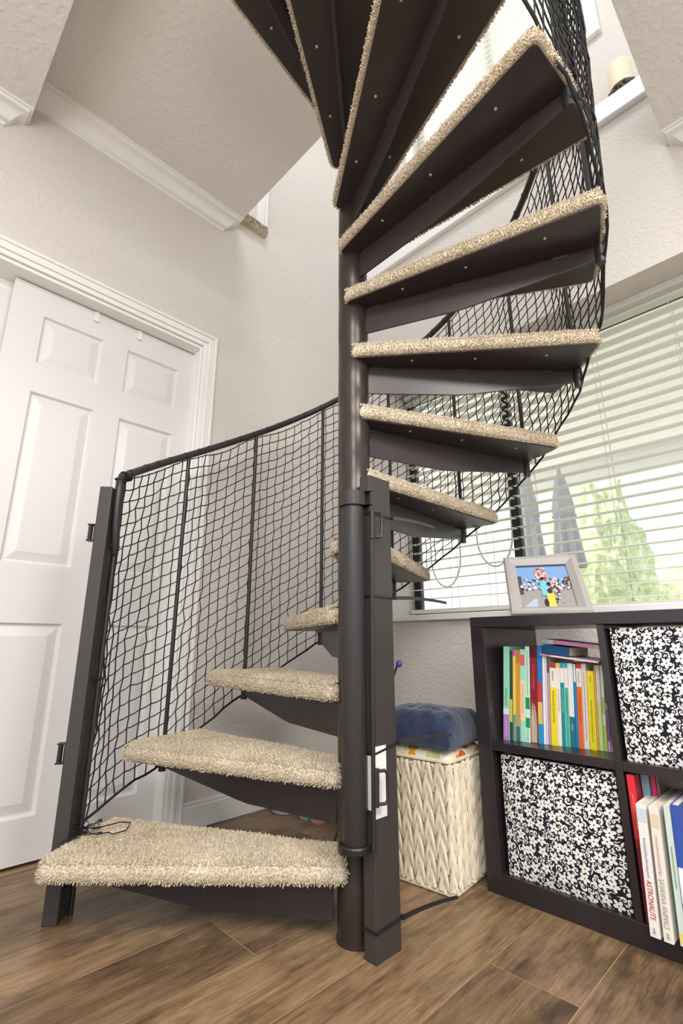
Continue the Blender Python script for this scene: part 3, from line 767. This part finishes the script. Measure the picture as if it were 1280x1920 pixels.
B = [  # y at left edge, thickness, height, colour, bands, marks, label
 (.8266, .0200, .285, (150, 214, 180), [(0, .27, (176, 130, 196)), (.27, .33, (220, 230, 220))], [(.36, .55, (60, 140, 110), .35), (.05, .2, (230, 205, 235), .3)], 'mint green picture book with a purple foot, first at the left end of the row'),
 (.8045, .0090, .272, (38, 74, 66), [(.2, .45, (214, 196, 90))], [], 'thin dark green book with a yellow patch, second from the left end'),
 (.7945, .0100, .275, (232, 204, 96), [(.93, 1, (206, 84, 190)), (0, .28, (120, 150, 130))], [], 'thin yellow book with a magenta top on its spine'),
 (.7835, .0130, .272, (214, 150, 46), [(.0, .16, (36, 116, 140)), (.16, .34, (176, 160, 96)), (.86, 1, (196, 128, 60))], [], 'orange and brown book between the thin yellow book and a mint one'),
 (.7695, .0160, .276, (160, 226, 206), [(.22, .66, (240, 214, 180)), (.82, .94, (226, 108, 96))], [(.3, .62, (216, 120, 90), .4)], 'pale mint book with a cream middle and red title at the top'),
 (.7525, .0140, .285, (206, 238, 216), [(.15, .25, (20, 150, 80)), (.34, .46, (20, 150, 80))], [(.48, .95, (30, 130, 90), .5), (.02, .14, (30, 130, 90), .5)], 'white and green book standing left of the dark red one'),
 (.7375, .0230, .286, (140, 30, 46), [(.88, 1, (78, 18, 34))], [(.55, .8, (222, 120, 110), .3)], 'dark red book with a pale spiky animal pictured on its spine'),
 (.7135, .0150, .286, (24, 120, 196), [(.0, .2, (40, 150, 200)), (.2, .42, (232, 190, 90)), (.42, .62, (196, 60, 70))], [(.64, .84, (120, 190, 240), .5)], 'blue book with red and yellow bands right of the dark red one'),
 (.6975, .0070, .262, (244, 236, 238), [], [], 'thin white book next to the blue banded book'),
 (.6898, .0065, .26, (216, 208, 226), [], [], 'thin pale lilac book next to the thin white one'),
 (.6825, .0070, .252, (186, 160, 152), [(.82, 1, (96, 70, 60))], [], 'thin greyish brown book before the white-topped row'),
 (.6745, .0195, .236, WH, [(0, .70, (244, 220, 40)), (.94, 1, (176, 60, 50))], [(.28, .66, (60, 56, 20), .45), (.78, .9, (120, 100, 100), .3)], 'thick yellow-spined book with a white top, leftmost of the white-topped row'),
 (.6540, .0100, .236, (246, 232, 218), [(.94, 1, (240, 200, 40))], [(.4, .68, (190, 110, 90), .4)], 'cream book with small red lettering right of the thick yellow-spined one'),
 (.6433, .0120, .236, WH, [(0, .76, (0, 146, 150)), (.94, 1, (40, 160, 190))], [(.4, .7, (200, 240, 236), .4)], 'teal-spined book with a white top in the white-topped row'),
 (.6305, .0095, .236, WH, [(0, .70, (52, 186, 150)), (.94, 1, (50, 170, 170))], [(.4, .62, (20, 90, 90), .4)], 'sea green spined book with a white top in the white-topped row'),
 (.6203, .0155, .236, (16, 120, 140), [(.36, 1, (236, 238, 240))], [(.2, .28, (240, 240, 240), .4)], 'dark teal book with a long white sticker on its spine'),
 (.6040, .0065, .234, (20, 140, 200), [(.78, 1, WH)], [], 'narrow bright blue book left of the orange one'),
 (.5968, .0150, .236, WH, [(0, .72, (240, 110, 44)), (.94, 1, (210, 50, 50))], [(.3, .66, (150, 50, 20), .4), (.76, .9, (130, 110, 110), .3)], 'orange-spined book with a white top in the white-topped row'),
 (.5810, .0130, .236, (238, 226, 222), [], [(.1, .9, (150, 130, 130), .25)], 'white book with dark speckles between the orange and the yellow ones'),
 (.5672, .0190, .216, (240, 226, 24), [], [(.1, .62, (150, 140, 20), .4), (.86, .93, (120, 110, 20), .4)], 'bright yellow book, shorter than its neighbours'),
 (.5475, .0050, .232, (226, 170, 110), [], [], 'very thin tan book right of the bright yellow one'),
 (.5420, .0110, .232, (206, 222, 140), [(.55, 1, (230, 226, 206))], [], 'pale green and cream book near the right end of the row'),
 (.5302, .0095, .232, (186, 214, 110), [(.62, 1, (240, 240, 236)), (.3, .42, (226, 232, 210))], [], 'light green book with a white top near the right end'),
 (.5200, .0075, .230, (150, 86, 176), [(.0, .12, (236, 190, 220)), (.48, .56, (220, 200, 236))], [], 'thin purple book near the right end of the row'),
 (.5118, .0070, .226, (34, 36, 84), [(.0, .3, (226, 226, 236))], [], 'thin navy book with a white foot near the right end'),
 (.5042, .0070, .222, (110, 180, 216), [], [(.05, .6, (230, 240, 250), .4)], 'thin light blue book at the right end of the row against the divider'),
]
for i, (y, th, hg, c, bd, mk, lab) in enumerate(B):
    f_ = fx_(y); bk_ = book(yb(y), th, hg, f_, ZS, .20 if hg > .25 else .165, c, lab, bd, 5.2-1.2*i/25, GB, mk)
    if 'spiky' in lab:
        q = MB(); rq = random.Random(5)
        outl = [(-.0205, .004), (-.0205, .05), (-.019, .085), (-.015, .108), (-.010, .118)]
        left = []
        for s_ in range(15):
            zz = .118-.114*s_/14.; yy = -.010+.0075*sin(pi*min(1, s_/7.)/2); left += [(min(-.0008, yy+.004), zz+.004), (yy-.002, zz-.003)]
        pl_ = [(-.0005-.0003, a, b) for a, b in outl+left]
        q.v = pl_+[(-.0001, a, b) for _, a, b in pl_]; n_ = len(pl_); q.f = [tuple(range(n_))[::-1]]+[(i_, (i_+1) % n_, n_+(i_+1) % n_, n_+i_) for i_ in range(n_)]; q.mi = [0]*(n_+1)
        q.build('spine_picture', flat((196, 176, 158)), bk_)
# books lying on top of the row
def lying(y0, y1, z0, z1, th, x, dep, c, label, band=()):
    nm = 'book.%03d' % nbook[0]; nbook[0] += 1; ln = sqrt((y0-y1)**2+(z0-z1)**2); an = atan2(z0-z1, y0-y1)
    rt = empty(nm, (x, y0, z0), label, 'book', 'books lying on top of the row', (an, 0, 0))
    m = MB(); m.box(0, .0012, -ln, 0, 0, th); m.box(.0012, dep, -ln, 0, 0, .0012); m.box(.0012, dep, -ln, 0, th-.0012, th); m.build('cover', flat(c), rt, (0, 0, 0), .0004)
    if th > .005: MB().box(.0012, dep-.003, -ln+.002, -.002, .0012, th-.0012).build('pages', M_PAGES, rt)
    for (a, b, cc) in band: MB().box(-.0004, .0003, -ln*b, -ln*a, .0004, th-.0004).build('spine_band', flat(cc), rt)
lying(.690, .520, .6655, .6460, .0045, 1.548, .17, (244, 226, 226), 'thin pale pink booklet lying flat across the white-topped row', [(0, .2, (220, 120, 130))])
lying(.686, .606, .6715, .6620, .0270, 1.566, .16, (12, 78, 128), 'thick dark blue book lying on the thin pale booklet')
lying(.682, .514, .7040, .6840, .0110, 1.560, .15, (226, 190, 212), 'lilac pink book lying topmost on the dark blue book', [(0, .12, (150, 200, 210)), (.2, .9, (206, 140, 180))])
# larger books in the lower right cube
GL = 'large books in the lower right cube'; ZB = .0555
book(.4700, .0185, .322, 1.492, ZB, .24, (172, 26, 44), 'tall red book against the divider in the lower right cube', [(.55, 1, (222, 44, 56)), (0, .5, (120, 24, 44))], 0, GL, [(.62, .86, (240, 170, 90), .35)])
book(.4500, .0180, .318, 1.535, ZB, .24, (120, 164, 176), 'tall blue-grey book standing behind the white astronauts book', [(.4, .8, (120, 96, 78))], 0, GL)
book(.4310, .0120, .320, 1.545, ZB, .23, (206, 44, 92), 'tall crimson pink book behind the white savanna book', [], 0, GL)
book(.4180, .0060, .318, 1.545, ZB, .23, (126, 96, 90), 'thin brown book beside the crimson pink one', [], 0, GL)
book(.4480, .0215, .272, 1.436, ZB+.0, .24, (238, 234, 228), 'white book with red ASTRONAUTS lettering jutting out of the lower right cube', [(.86, .97, (206, 214, 222))], 1.6, GL, [(.44, .74, (130, 140, 176), .32), (.03, .07, (150, 140, 140), .4)], True, [('ASTRONAUTS', .13, .42, (198, 40, 52))])
book(.4205, .0200, .272, 1.434, ZB+.0, .24, (236, 228, 218), 'cream book with grey SAVANNA ANIMALS lettering beside the white one', [(.84, .95, (222, 206, 176))], 1.6, GL, [(.48, .78, (206, 150, 160), .32), (.03, .07, (150, 140, 140), .4)], True, [('SAVANNA ANIMALS', .10, .46, (176, 166, 150))])
book(.3905, .0140, .280, 1.440, ZB, .24, (206, 222, 214), 'pale green book with a yellow foot near the frame edge', [(.02, .09, (226, 210, 120))], 1.6, GL, [(.4, .7, (120, 160, 120), .2)])
book(.3755, .0180, .285, 1.438, ZB, .24, (52, 84, 172), 'deep blue book standing rightmost of the large books', [(.0, .25, (110, 150, 210)), (.3, .55, (240, 244, 250))], 1.6, GL)

# ------------------------------------------------------------------ picture frame on the bookcase
def frame():
    w_, h_, t_ = .253, .305, .022; a, tl = .511, .76
    rt = empty('picture_frame', (1.575, .785, .7855), 'grey picture frame with a family photo leaning on top of the bookcase', 'picture frame')
    e = Vector((sin(a), -cos(a), 0)); n = Vector((cos(a), sin(a), 0)); u = n*sin(tl)+Vector((0, 0, 1))*cos(tl); f = e.cross(u)   # f points away from viewer or towards
    if f.x > 0: f = -f
    def W(x, y, d): q = e*x+u*y+f*d; return tuple(q)
    lift = .0
    m = MB(); ow, iw = 0., .045
    ring = lambda ins, d: [W(ins, ins, d), W(w_-ins, ins, d), W(w_-ins, h_-ins, d), W(ins, h_-ins, d)]
    R_ = [ring(0, -.004), ring(0, t_-.006), ring(.005, t_), ring(.018, t_), ring(.04, .008), ring(.04, .002)]
    for q in R_: m.v += q
    for k in range(len(R_)-1):
        for i in range(4): j = (i+1) % 4; m.f.append((k*4+i, k*4+j, k*4+4+j, k*4+4+i)); m.mi.append(0)
    m.build('frame', plain('grey_frame_wood', (172, 168, 164), .5, 0., (120, .2, .001), .05), rt, (0, 0, 0))
    def rect(x0, x1, y0, y1, d, name, c): m = MB(); m.quad_box([W(x0, y0, d-.0006), W(x1, y0, d-.0006), W(x1, y1, d-.0006), W(x0, y1, d-.0006), W(x0, y0, d), W(x1, y0, d), W(x1, y1, d), W(x0, y1, d)]); return m
    # the snapshot: sky, road, crowd, balloons, two standing figures
    mats = [(128, 166, 212), (158, 154, 152), (84, 78, 76), (206, 202, 200), (236, 206, 90), (120, 196, 224), (196, 60, 60), (226, 180, 160), (60, 44, 40), (180, 160, 150), (240, 236, 230), (176, 190, 210)]
    m = MB(); lay = [.0]
    def R4(x0, x1, y0, y1, c):
        lay[0] += .00004; d = .0022+lay[0]; m.cur = c; s = lambda v: .04+(w_-.08)*v; t = lambda v: .04+(h_-.08)*v
        k = len(m.v); m.v += [W(s(x0), t(y0), d), W(s(x1), t(y0), d), W(s(x1), t(y1), d), W(s(x0), t(y1), d)]; m.f.append((k, k+1, k+2, k+3)); m.mi.append(c)
    def D4(x, y, r, c, q=1.25):
        lay[0] += .000015; d = .0022+lay[0]; s = lambda v: .04+(w_-.08)*v; t = lambda v: .04+(h_-.08)*v; k = len(m.v)
        m.v += [W(s(x+r*cos(b*pi/4)), t(y+r*q*sin(b*pi/4)), d) for b in range(8)]; m.f.append(tuple(range(k, k+8))); m.mi.append(c)
    R4(0, 1, .42, 1, 0); R4(0, 1, 0, .42, 1); R4(.0, .08, .3, .75, 2); R4(.9, 1, .45, .7, 2)
    k = len(m.v); s = lambda v: .04+(w_-.08)*v; t = lambda v: .04+(h_-.08)*v
    lay[0] += .0001; m.v += [W(s(.02), t(0), .0022+lay[0]), W(s(.3), t(0), .0022+lay[0]), W(s(.32), t(.2), .0022+lay[0]), W(s(.26), t(.2), .0022+lay[0])]; m.f.append((k, k+1, k+2, k+3)); m.mi.append(11)
    rq = random.Random(2)
    for i in range(120): D4(rq.uniform(.05, .97), rq.uniform(.40, .66), rq.uniform(.012, .028), rq.choice([2, 3, 8, 9, 11, 7, 10, 2]))
    for i in range(46):
        aa = rq.uniform(0, 6.28); rr = sqrt(rq.random()); D4(.48+.12*rr*cos(aa), .78+.16*rr*sin(aa), .026, rq.choice([6, 7, 9, 10, 6, 3, 7]))
    for i in range(60): D4(rq.gauss(.68, .06), rq.gauss(.42, .16), .022, rq.choice([2, 8, 3, 9, 10, 7]))
    R4(.42, .54, .25, .60, 5); D4(.48, .66, .035, 8); D4(.60, .55, .06, 7, .6); D4(.58, .52, .045, 8)
    R4(.50, .64, .0, .30, 4); D4(.57, .36, .05, 8); D4(.47, .10, .04, 8, 2.2)
    R4(0, 1, .975, 1, 2)
    m.build('photo', [flat(c) for c in mats], rt, (0, 0, 0))
    m = MB(); m.quad_box([W(x, y, d) for d in (-.007, -.004) for x, y in ((.01, .01), (w_-.01, .01), (w_-.01, h_-.01), (.01, h_-.01))]); m.build('back_board', M_SHELF, rt, (0, 0, 0))
    # easel leg
    tp = e*(w_/2)+u*(h_*.62)+f*(-.007); m = MB(); ft = Vector((tp.x, tp.y, 0))+n*.02
    m.quad_box([tuple(q) for q in (tp-e*.02, tp+e*.02, tp+e*.02+n*.004, tp-e*.02+n*.004, ft-e*.03, ft+e*.03, ft+e*.03+n*.004, ft-e*.03+n*.004)]); m.build('easel_leg', M_SHELF, rt, (0, 0, 0))
    return rt
frame()

# ------------------------------------------------------------------ wicker basket, lining, blanket
def basket():
    ang = radians(5); L = .27; H = .355
    c0 = Vector((1.365, .918)); ax = Vector((cos(ang), sin(ang))); ay = Vector((-sin(ang), cos(ang)))
    ctr = c0+ax*L/2+ay*L/2
    rt = empty('wicker_basket', (ctr.x, ctr.y, 0), 'cream woven wicker basket on the floor between the post and the bookcase', 'basket', None, (0, 0, ang))
    rb = random.Random(21)
    def peri(s, ins, z):
        fl = 1+.035*z/H; hw = L/2*fl-ins; rc_ = .02; per = 8*hw; q = (s % 1.)*4; side = int(q); t = (q-side)*2-1
        x, y = [(t, -1), (1, t), (-t, 1), (-1, -t)][side]
        # rounded corners
        p = Vector((x*hw, y*hw)); k = hw-rc_; d = Vector((max(0, abs(p.x)-k), max(0, abs(p.y)-k)))
        if d.x > 0 and d.y > 0:
            d = d.normalized()*rc_; p = Vector((math.copysign(k+d.x, p.x), math.copysign(k+d.y, p.y)))
        return p
    m = MB(); n = 64; rings = []
    for ins, z in ((.012, .004), (.010, .02), (.009, H-.01), (.016, H-.008), (.018, .02)):
        b = len(m.v); m.v += [(*peri(i/n, ins, z), z) for i in range(n)]; rings.append(b)
    for a, b in zip(rings, rings[1:]):
        for i in range(n): j = (i+1) % n; m.f.append((a+i, a+j, b+j, b+i)); m.mi.append(0)
    m.f.append(tuple(rings[0]+i for i in reversed(range(n)))); m.f.append(tuple(rings[-1]+i for i in range(n))); m.mi += [0]*2
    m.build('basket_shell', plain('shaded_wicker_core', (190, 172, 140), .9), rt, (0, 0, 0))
    m = MB(); NCc, NRr = 28, 6
    for i in range(NCc):
        for j in range(-1, NRr+1):
            for sg in (-1, 1):
                for st in (0, 1, 2):
                    zc = H*(j+.5+(.5 if i % 2 else 0))/NRr+(st-1)*.012+rb.gauss(0, .002)
                    hl = H/NRr*.80; pts = []; rr = []
                    for t in (-1, -.66, -.3, .05, .4, .7, 1):
                        z = zc+t*hl
                        if z < .008 or z > H-.004: continue
                        s = (i+.5)/NCc+sg*(.10+.50*(.5+.5*t))/NCc+sg*(st-1)*.12/NCc+rb.gauss(0, .0004)
                        bulge = .002+.0085*(1-t*t)-.0012*st
                        pts.append((*peri(s, .010-bulge, z), z)); rr.append(.0054*(1-.3*abs(t)**3))
                    if len(pts) > 1: m.tube(pts, rr, 5)
    m.tube([(*peri(i/80, .008, 0), .007) for i in range(80)], .0065, 6, True, True)
    m.build('weave', M_WICKER, rt, (0, 0, 0), 0, True)
    m = MB(); m.tube([(*peri(i/80, .006, H), H-.001) for i in range(80)], .0055, 6, True, True); m.build('rim', M_WICKER, rt, (0, 0, 0), 0, True)
    # printed cotton bulging out of the top
    def soft(name, mat, label, cat, nx, ny, sx, sy, z0, hgt, amp, sc, seed, off=(0, 0), ex=3.4):
        m = MB()
        for i in range(nx+1):
            for j in range(ny+1):
                u, v = 2*i/nx-1, 2*j/ny-1; e = max(0, 1-abs(u)**ex)**.5*max(0, 1-abs(v)**ex)**.5
                x, y = u*sx, v*sy; nz = mnoise.fractal(Vector((x*sc, y*sc, seed)), 1., 2., 4)
                rid = 1-abs(mnoise.noise(Vector((x*sc*.8+seed, y*sc*1.6, 2.))))
                m.v.append((off[0]+x*(1+.03*nz), off[1]+y*(1+.03*nz), z0+hgt*e+amp*(nz+.6*rid)*e))
        for i in range(nx):
            for j in range(ny): k = i*(ny+1)+j; m.f.append((k, k+ny+1, k+ny+2, k+1)); m.mi.append(0)
        b = len(m.v); edge = [i*(ny+1) for i in range(nx+1)]+[nx*(ny+1)+j for j in range(1, ny+1)]+[i*(ny+1)+ny for i in reversed(range(nx))]+[j for j in reversed(range(1, ny))]
        n2 = len(edge); m.v += [(m.v[q][0]*.92, m.v[q][1]*.92, z0-.012) for q in edge]
        for i in range(n2): j = (i+1) % n2; m.f.append((edge[j], edge[i], b+i, b+j)); m.mi.append(0)
        m.f.append(tuple(b+i for i in range(n2))); m.mi.append(0)
        o = m.build(name, mat, None, (0, 0, 0), 0, True); o.location = (ctr.x, ctr.y, 0); o.rotation_euler = (0, 0, ang)
        for q in o.data.vertices: q.co.z -= z0
        o.location.z = z0
        return tag(o, label, cat)
    soft('cotton_cloth', M_LINER, 'cream cotton cloth with yellow and orange leaf print bulging from the wicker basket', 'cloth', 40, 40, .126, .126, H-.004, .040, .010, 16, 4.)
    soft('folded_blanket', M_FLEECE, 'navy blue fleece blanket bundled on top of the wicker basket', 'blanket', 60, 60, .144, .144, H+.043, .088, .017, 8, 9., (0., .002), 6)
basket()

# small purple ball on a stick standing behind the post; things on the floor under the stairs
wd = empty('toy_wand', (1.44, 1.215, 0), 'small purple ball on a stick beside the black post above the navy blanket', 'toy')
m = MB(); m.tube([(1.25, 1.335, .004), (1.484, 1.203, .622)], .004, 8); m.build('stick', M_RAIL, wd, (1.44, 1.215, 0), 0, True)
m = MB(); m.ball((1.489, 1.199, .628), .0125, 16, 10); m.build('ball', plain('purple_plastic', (92, 78, 160), .5), wd, (1.44, 1.215, 0), 0, True)
m = MB(); m.lathe([(.05, .0), (.055, .004), (.05, .075), (.046, .085), (.044, .085), (.044, .01)], 28, (1.50, 1.86, 0))
o = m.build('plastic_tub', plain('clear_grey_plastic', (170, 170, 166), .3), None, (1.50, 1.86, 0), 0, True); tag(o, 'small translucent grey plastic tub on the floor behind the lowest tread', 'tub')
m = MB()
for i in range(13):
    for j in range(9):
        u, v = 2*i/12-1, 2*j/8-1; e = max(0, 1-u**4)**.5*max(0, 1-v**4)**.5; m.v.append((1.60+u*.11, 1.70+v*.07, .008+.062*e+.006*mnoise.noise(Vector((u*3, v*3, 1)))))
for i in range(12):
    for j in range(8): k = i*9+j; m.f.append((k, k+9, k+10, k+1)); m.mi.append(0)
b = len(m.v); eg = [i*9 for i in range(13)]+[108+j for j in range(1, 9)]+[i*9+8 for i in reversed(range(12))]+[j for j in reversed(range(1, 8))]
m.v += [(m.v[q][0], m.v[q][1], 0) for q in eg]
for i in range(len(eg)): j = (i+1) % len(eg); m.f.append((eg[j], eg[i], b+i, b+j)); m.mi.append(0)
tt = NT('teal_print_fabric'); vv = tt.coord(); vo = tt.n('ShaderNodeTexVoronoi'); tt.set(vo.inputs['Vector'], vv); vo.inputs['Scale'].default_value = 22
sc_ = tt.n('ShaderNodeSeparateColor'); tt.set(sc_.inputs[0], vo.outputs['Color'])
tt.base(tt.ramp(sc_.outputs[0], [(.0, lin((20, 104, 130))), (.55, lin((40, 140, 160))), (.75, lin((170, 160, 170))), (.9, lin((200, 120, 130)))])); tt.rough(.9)
o = m.build('fabric_pouch', tt.m, None, (1.60, 1.70, 0), 0, True); tag(o, 'teal patterned fabric pouch on the floor under the stairs, behind the lowest tread', 'pouch')

# ------------------------------------------------------------------ upper ledge decoration, carpet edge upstairs
jr = empty('candle_jar', (2.13, .275, 3.1405), 'cream pillar candle in an ornate dark holder on the upper white ledge', 'candle')
m = MB(); m.lathe([(.040, .05), (.048, .055), (.050, .19), (.046, .215), (.030, .225)], 32, (0, 0, 0)); m.build('candle', plain('cream_wax', (238, 230, 200), .6), jr, (0, 0, 0), 0, True)
m = MB(); m.lathe([(.062, 0), (.066, .008), (.060, .016), (.054, .03), (.058, .045), (.061, .055), (.056, .062), (.050, .062), (.050, .05)], 32)
for i in range(20):
    a = 2*pi*i/20; m.ball((.060*cos(a), .060*sin(a), .034+.012*(i % 2)), .0085, 8, 6)
m.build('holder', plain('antique_gold', (96, 84, 66), .45, .4, (90, .6, .003), .3), jr, (0, 0, 0), 0, True)
m = MB(); m.box(1.05, 1.31, Y1-.034, Y1-.0005, 2.955, 3.005)
rz = random.Random(9)
for i in range(900):
    x, z = rz.uniform(1.05, 1.31), rz.uniform(2.957, 3.005); q = Vector((x, Y1-.034, z)); t = q+Vector((rz.gauss(0, .003), -rz.uniform(.004, .009), rz.gauss(0, .003)))
    k = len(m.v); m.v += [tuple(q+Vector((-.0018, 0, 0))), tuple(q+Vector((.0018, 0, 0))), tuple(t)]; m.f.append((k, k+1, k+2)); m.mi.append(0)
o = m.build('trim_9', M_CARPET, None, (0, 0, 0)); structure(o)

# ------------------------------------------------------------------ outdoors
def grass_mat():
    t = NT('lawn'); v = t.coord(); t.rough(.95); t.base(t.ramp(t.noise(v, 7, 5, .7), [(.35, lin((150, 164, 128))), (.65, lin((190, 202, 164)))])); return t.m
def leaf_mat():
    t = NT('hedge_leaves'); v = t.coord(); t.rough(.8); t.base(t.ramp(t.noise(v, 9, 5, .75), [(.36, lin((150, 166, 124))), (.5, lin((186, 198, 156))), (.66, lin((220, 226, 198)))])); return t.m
m = MB(); m.box(2.36, 16, -9, 12, -.20, -.12); o = m.build('lawn', grass_mat(), None, (0, 0, 0)); structure(o)
m = MB(); m.box(2.40, 8.2, -6.5, 8.5, -.12, -.07); o = m.build('patio_slab', plain('pale_concrete', (224, 221, 214), .8), None, (3.65, 4.05, -.12)); structure(o)
m = MB(); m.box(6.2, 6.35, 3.05, 8.5, -.12, 3.2); o = m.build('garden_wall', plain('white_stucco', (240, 240, 238), .8), None, (6.27, 5.7, -.12)); structure(o)
m = MB(); m.box(2.36, 5.6, -7, 8, 2.62, 2.72); m.box(5.48, 5.6, -7, 8, 2.42, 2.62); o = m.build('porch_roof', plain('cream_porch_paint', (247, 246, 242), .8), None, (4, 0, 2.42)); structure(o)
def bush(name, c, s, seed, label):
    bm = bmesh.new(); bmesh.ops.create_icosphere(bm, subdivisions=5, radius=1.)
    for v in bm.verts:
        n = mnoise.fractal(Vector(v.co)*2.2+Vector((seed, 0, 0)), 1., 2., 5); v.co = Vector((v.co.x*s[0], v.co.y*s[1], v.co.z*s[2]))*(1+.22*n)
    me = bpy.data.meshes.new(name); bm.to_mesh(me); bm.free(); me.materials.append(LEAF); o = bpy.data.objects.new(name, me); COL.objects.link(o); o.location = c
    return tag(o, label, 'bush', 'bushes outside the window')
LEAF = leaf_mat()
bush('garden_bush', (8.6, 2.75, 1.3), (.7, .8, 2.2), 1., 'green garden bush seen through the right blind beside the swing seats')
bush('garden_bush.001', (12.2, 1.9, 1.0), (.9, 1.6, 1.5), 5., 'light green garden bush seen through the right blind above the picture frame')
bush('garden_bush.002', (9.3, -1.4, .5), (.9, 1.0, 1.1), 8., 'low green garden bush seen through the right blind near the frame edge')
def umbrella(c, zb, zt, label, nm):
    rt = empty(nm, c, label, 'patio umbrella', 'patio umbrellas outside the window'); grey = plain('grey_canvas', (186, 188, 196), .9)
    m = MB(); m.tube([(0, 0, 0), (0, 0, zt-c[2]+.06)], .018, 10); m.lathe([(.22, 0), (.22, .04), (.05, .07)], 24); m.build('pole', plain('pale_grey_metal', (190, 190, 192), .5), rt, (0, 0, 0), 0, True)
    m = MB(); n = 48; rows = []
    for q in range(9):
        v = q/8.; z = zt-c[2]-(zt-zb)*v; b = len(m.v)
        for e in range(n):
            a = 2*pi*e/n; r = (.035+.075*v**.8)*(1+.22*v*cos(8*a))+.02*sin(pi*v)*(v < .5); m.v.append((r*cos(a), r*sin(a), z))
        rows.append(b)
    for a, b in zip(rows, rows[1:]):
        for e in range(n): f_ = (e+1) % n; m.f.append((a+e, a+f_, b+f_, b+e)); m.mi.append(0)
    m.f.append(tuple(rows[0]+e for e in reversed(range(n)))); m.mi.append(0)
    m.build('canopy', grey, rt, (0, 0, 0), 0, True)
    m = MB(); zz = zt-c[2]-(zt-zb)*.45; m.tube([(.088*cos(2*pi*e/20), .088*sin(2*pi*e/20), zz) for e in range(20)], .008, 6, True, True); m.build('strap', grey, rt, (0, 0, 0))
umbrella((4.0, 1.46, -.07), 1.28, 2.05, 'closed grey patio umbrella outside, farther right of the window mullion, above the picture frame', 'patio_umbrella')
umbrella((4.3, 1.88, -.07), 1.32, 2.25, 'closed grey patio umbrella outside, nearest the dark window mullion', 'patio_umbrella.001')
for nm, yc, hw, zb, lab in (('hanging_cord', 3.0, .19, 1.30, 'thin grey cord hanging in a loop outside, leftmost in the left window pane'),
                     ('hanging_cord.001', 2.40, .20, 1.46, 'thin grey cord hanging in a loop outside, nearer the window mullion')):
    pts = [(4.6, yc+hw, 2.615)]+[(4.6, yc+hw*cos(pi*t/16), zb+.34*(1-sin(pi*t/16))) for t in range(17)]+[(4.6, yc-hw, 2.615)]
    m = MB(); m.tube(pts, .009, 8); o = m.build(nm, plain('grey_rope', (150, 150, 152), .8), None, pts[9], 0, True); tag(o, lab, 'cord', 'cords hanging outside the window')

# ------------------------------------------------------------------ light
wo = bpy.data.worlds.new('world'); SC.world = wo; wo.use_nodes = True
bg = wo.node_tree.nodes['Background']; bg.inputs[0].default_value = (.90, .95, 1., 1); bg.inputs[1].default_value = .80
def area(name, loc, size, power, rot, col=(1, 1, 1)):
    l = bpy.data.lights.new(name, 'AREA'); l.shape = 'RECTANGLE'; l.size, l.size_y = size; l.energy = power; l.color = col
    o = bpy.data.objects.new(name, l); COL.objects.link(o); o.location = loc; o.rotation_euler = rot; return o
area('room_fill_light', (-.6, -.5, 2.68), (.9, .9), 26, (0, 0, 0), (1., .97, .94))  # added soft fill above and behind the camera, no fixture there
area('far_fill_light', (.5, -1.35, 2.68), (.9, .9), 40, (0, 0, 0), (1., .97, .94))  # second added fill, brightens the right side; stands for no known lamp
sl = bpy.data.lights.new('sun', 'SUN'); sl.energy = 5.; sl.angle = .01; sl.color = (1., .96, .88)
so = bpy.data.objects.new('sun', sl); COL.objects.link(so); so.location = (0, 0, 12); so.rotation_euler = Vector((.3, -.35, -.9)).to_track_quat('-Z', 'Y').to_euler()
def point(name, loc, r, power, col):
    l = bpy.data.lights.new(name, 'POINT'); l.shadow_soft_size = r; l.energy = power; l.color = col
    o = bpy.data.objects.new(name, l); COL.objects.link(o); o.location = loc
point('rear_fill_light', (-.8, -.6, 1.85), .32, 41, (1., .97, .93))  # unseen fill added behind the camera to lift walls, braces and ceilings
area('upper_fill_light', (.6, .4, 5.4), (.8, .8), 28, (0, 0, 0), (.96, .98, 1.))  # added fill for the upper storey and stair opening, source invented
SC.view_settings.view_transform = 'Standard'; SC.view_settings.look = 'None'; SC.view_settings.gamma = 1.; SC.view_settings.use_curve_mapping = False
SC.view_settings.exposure = .82
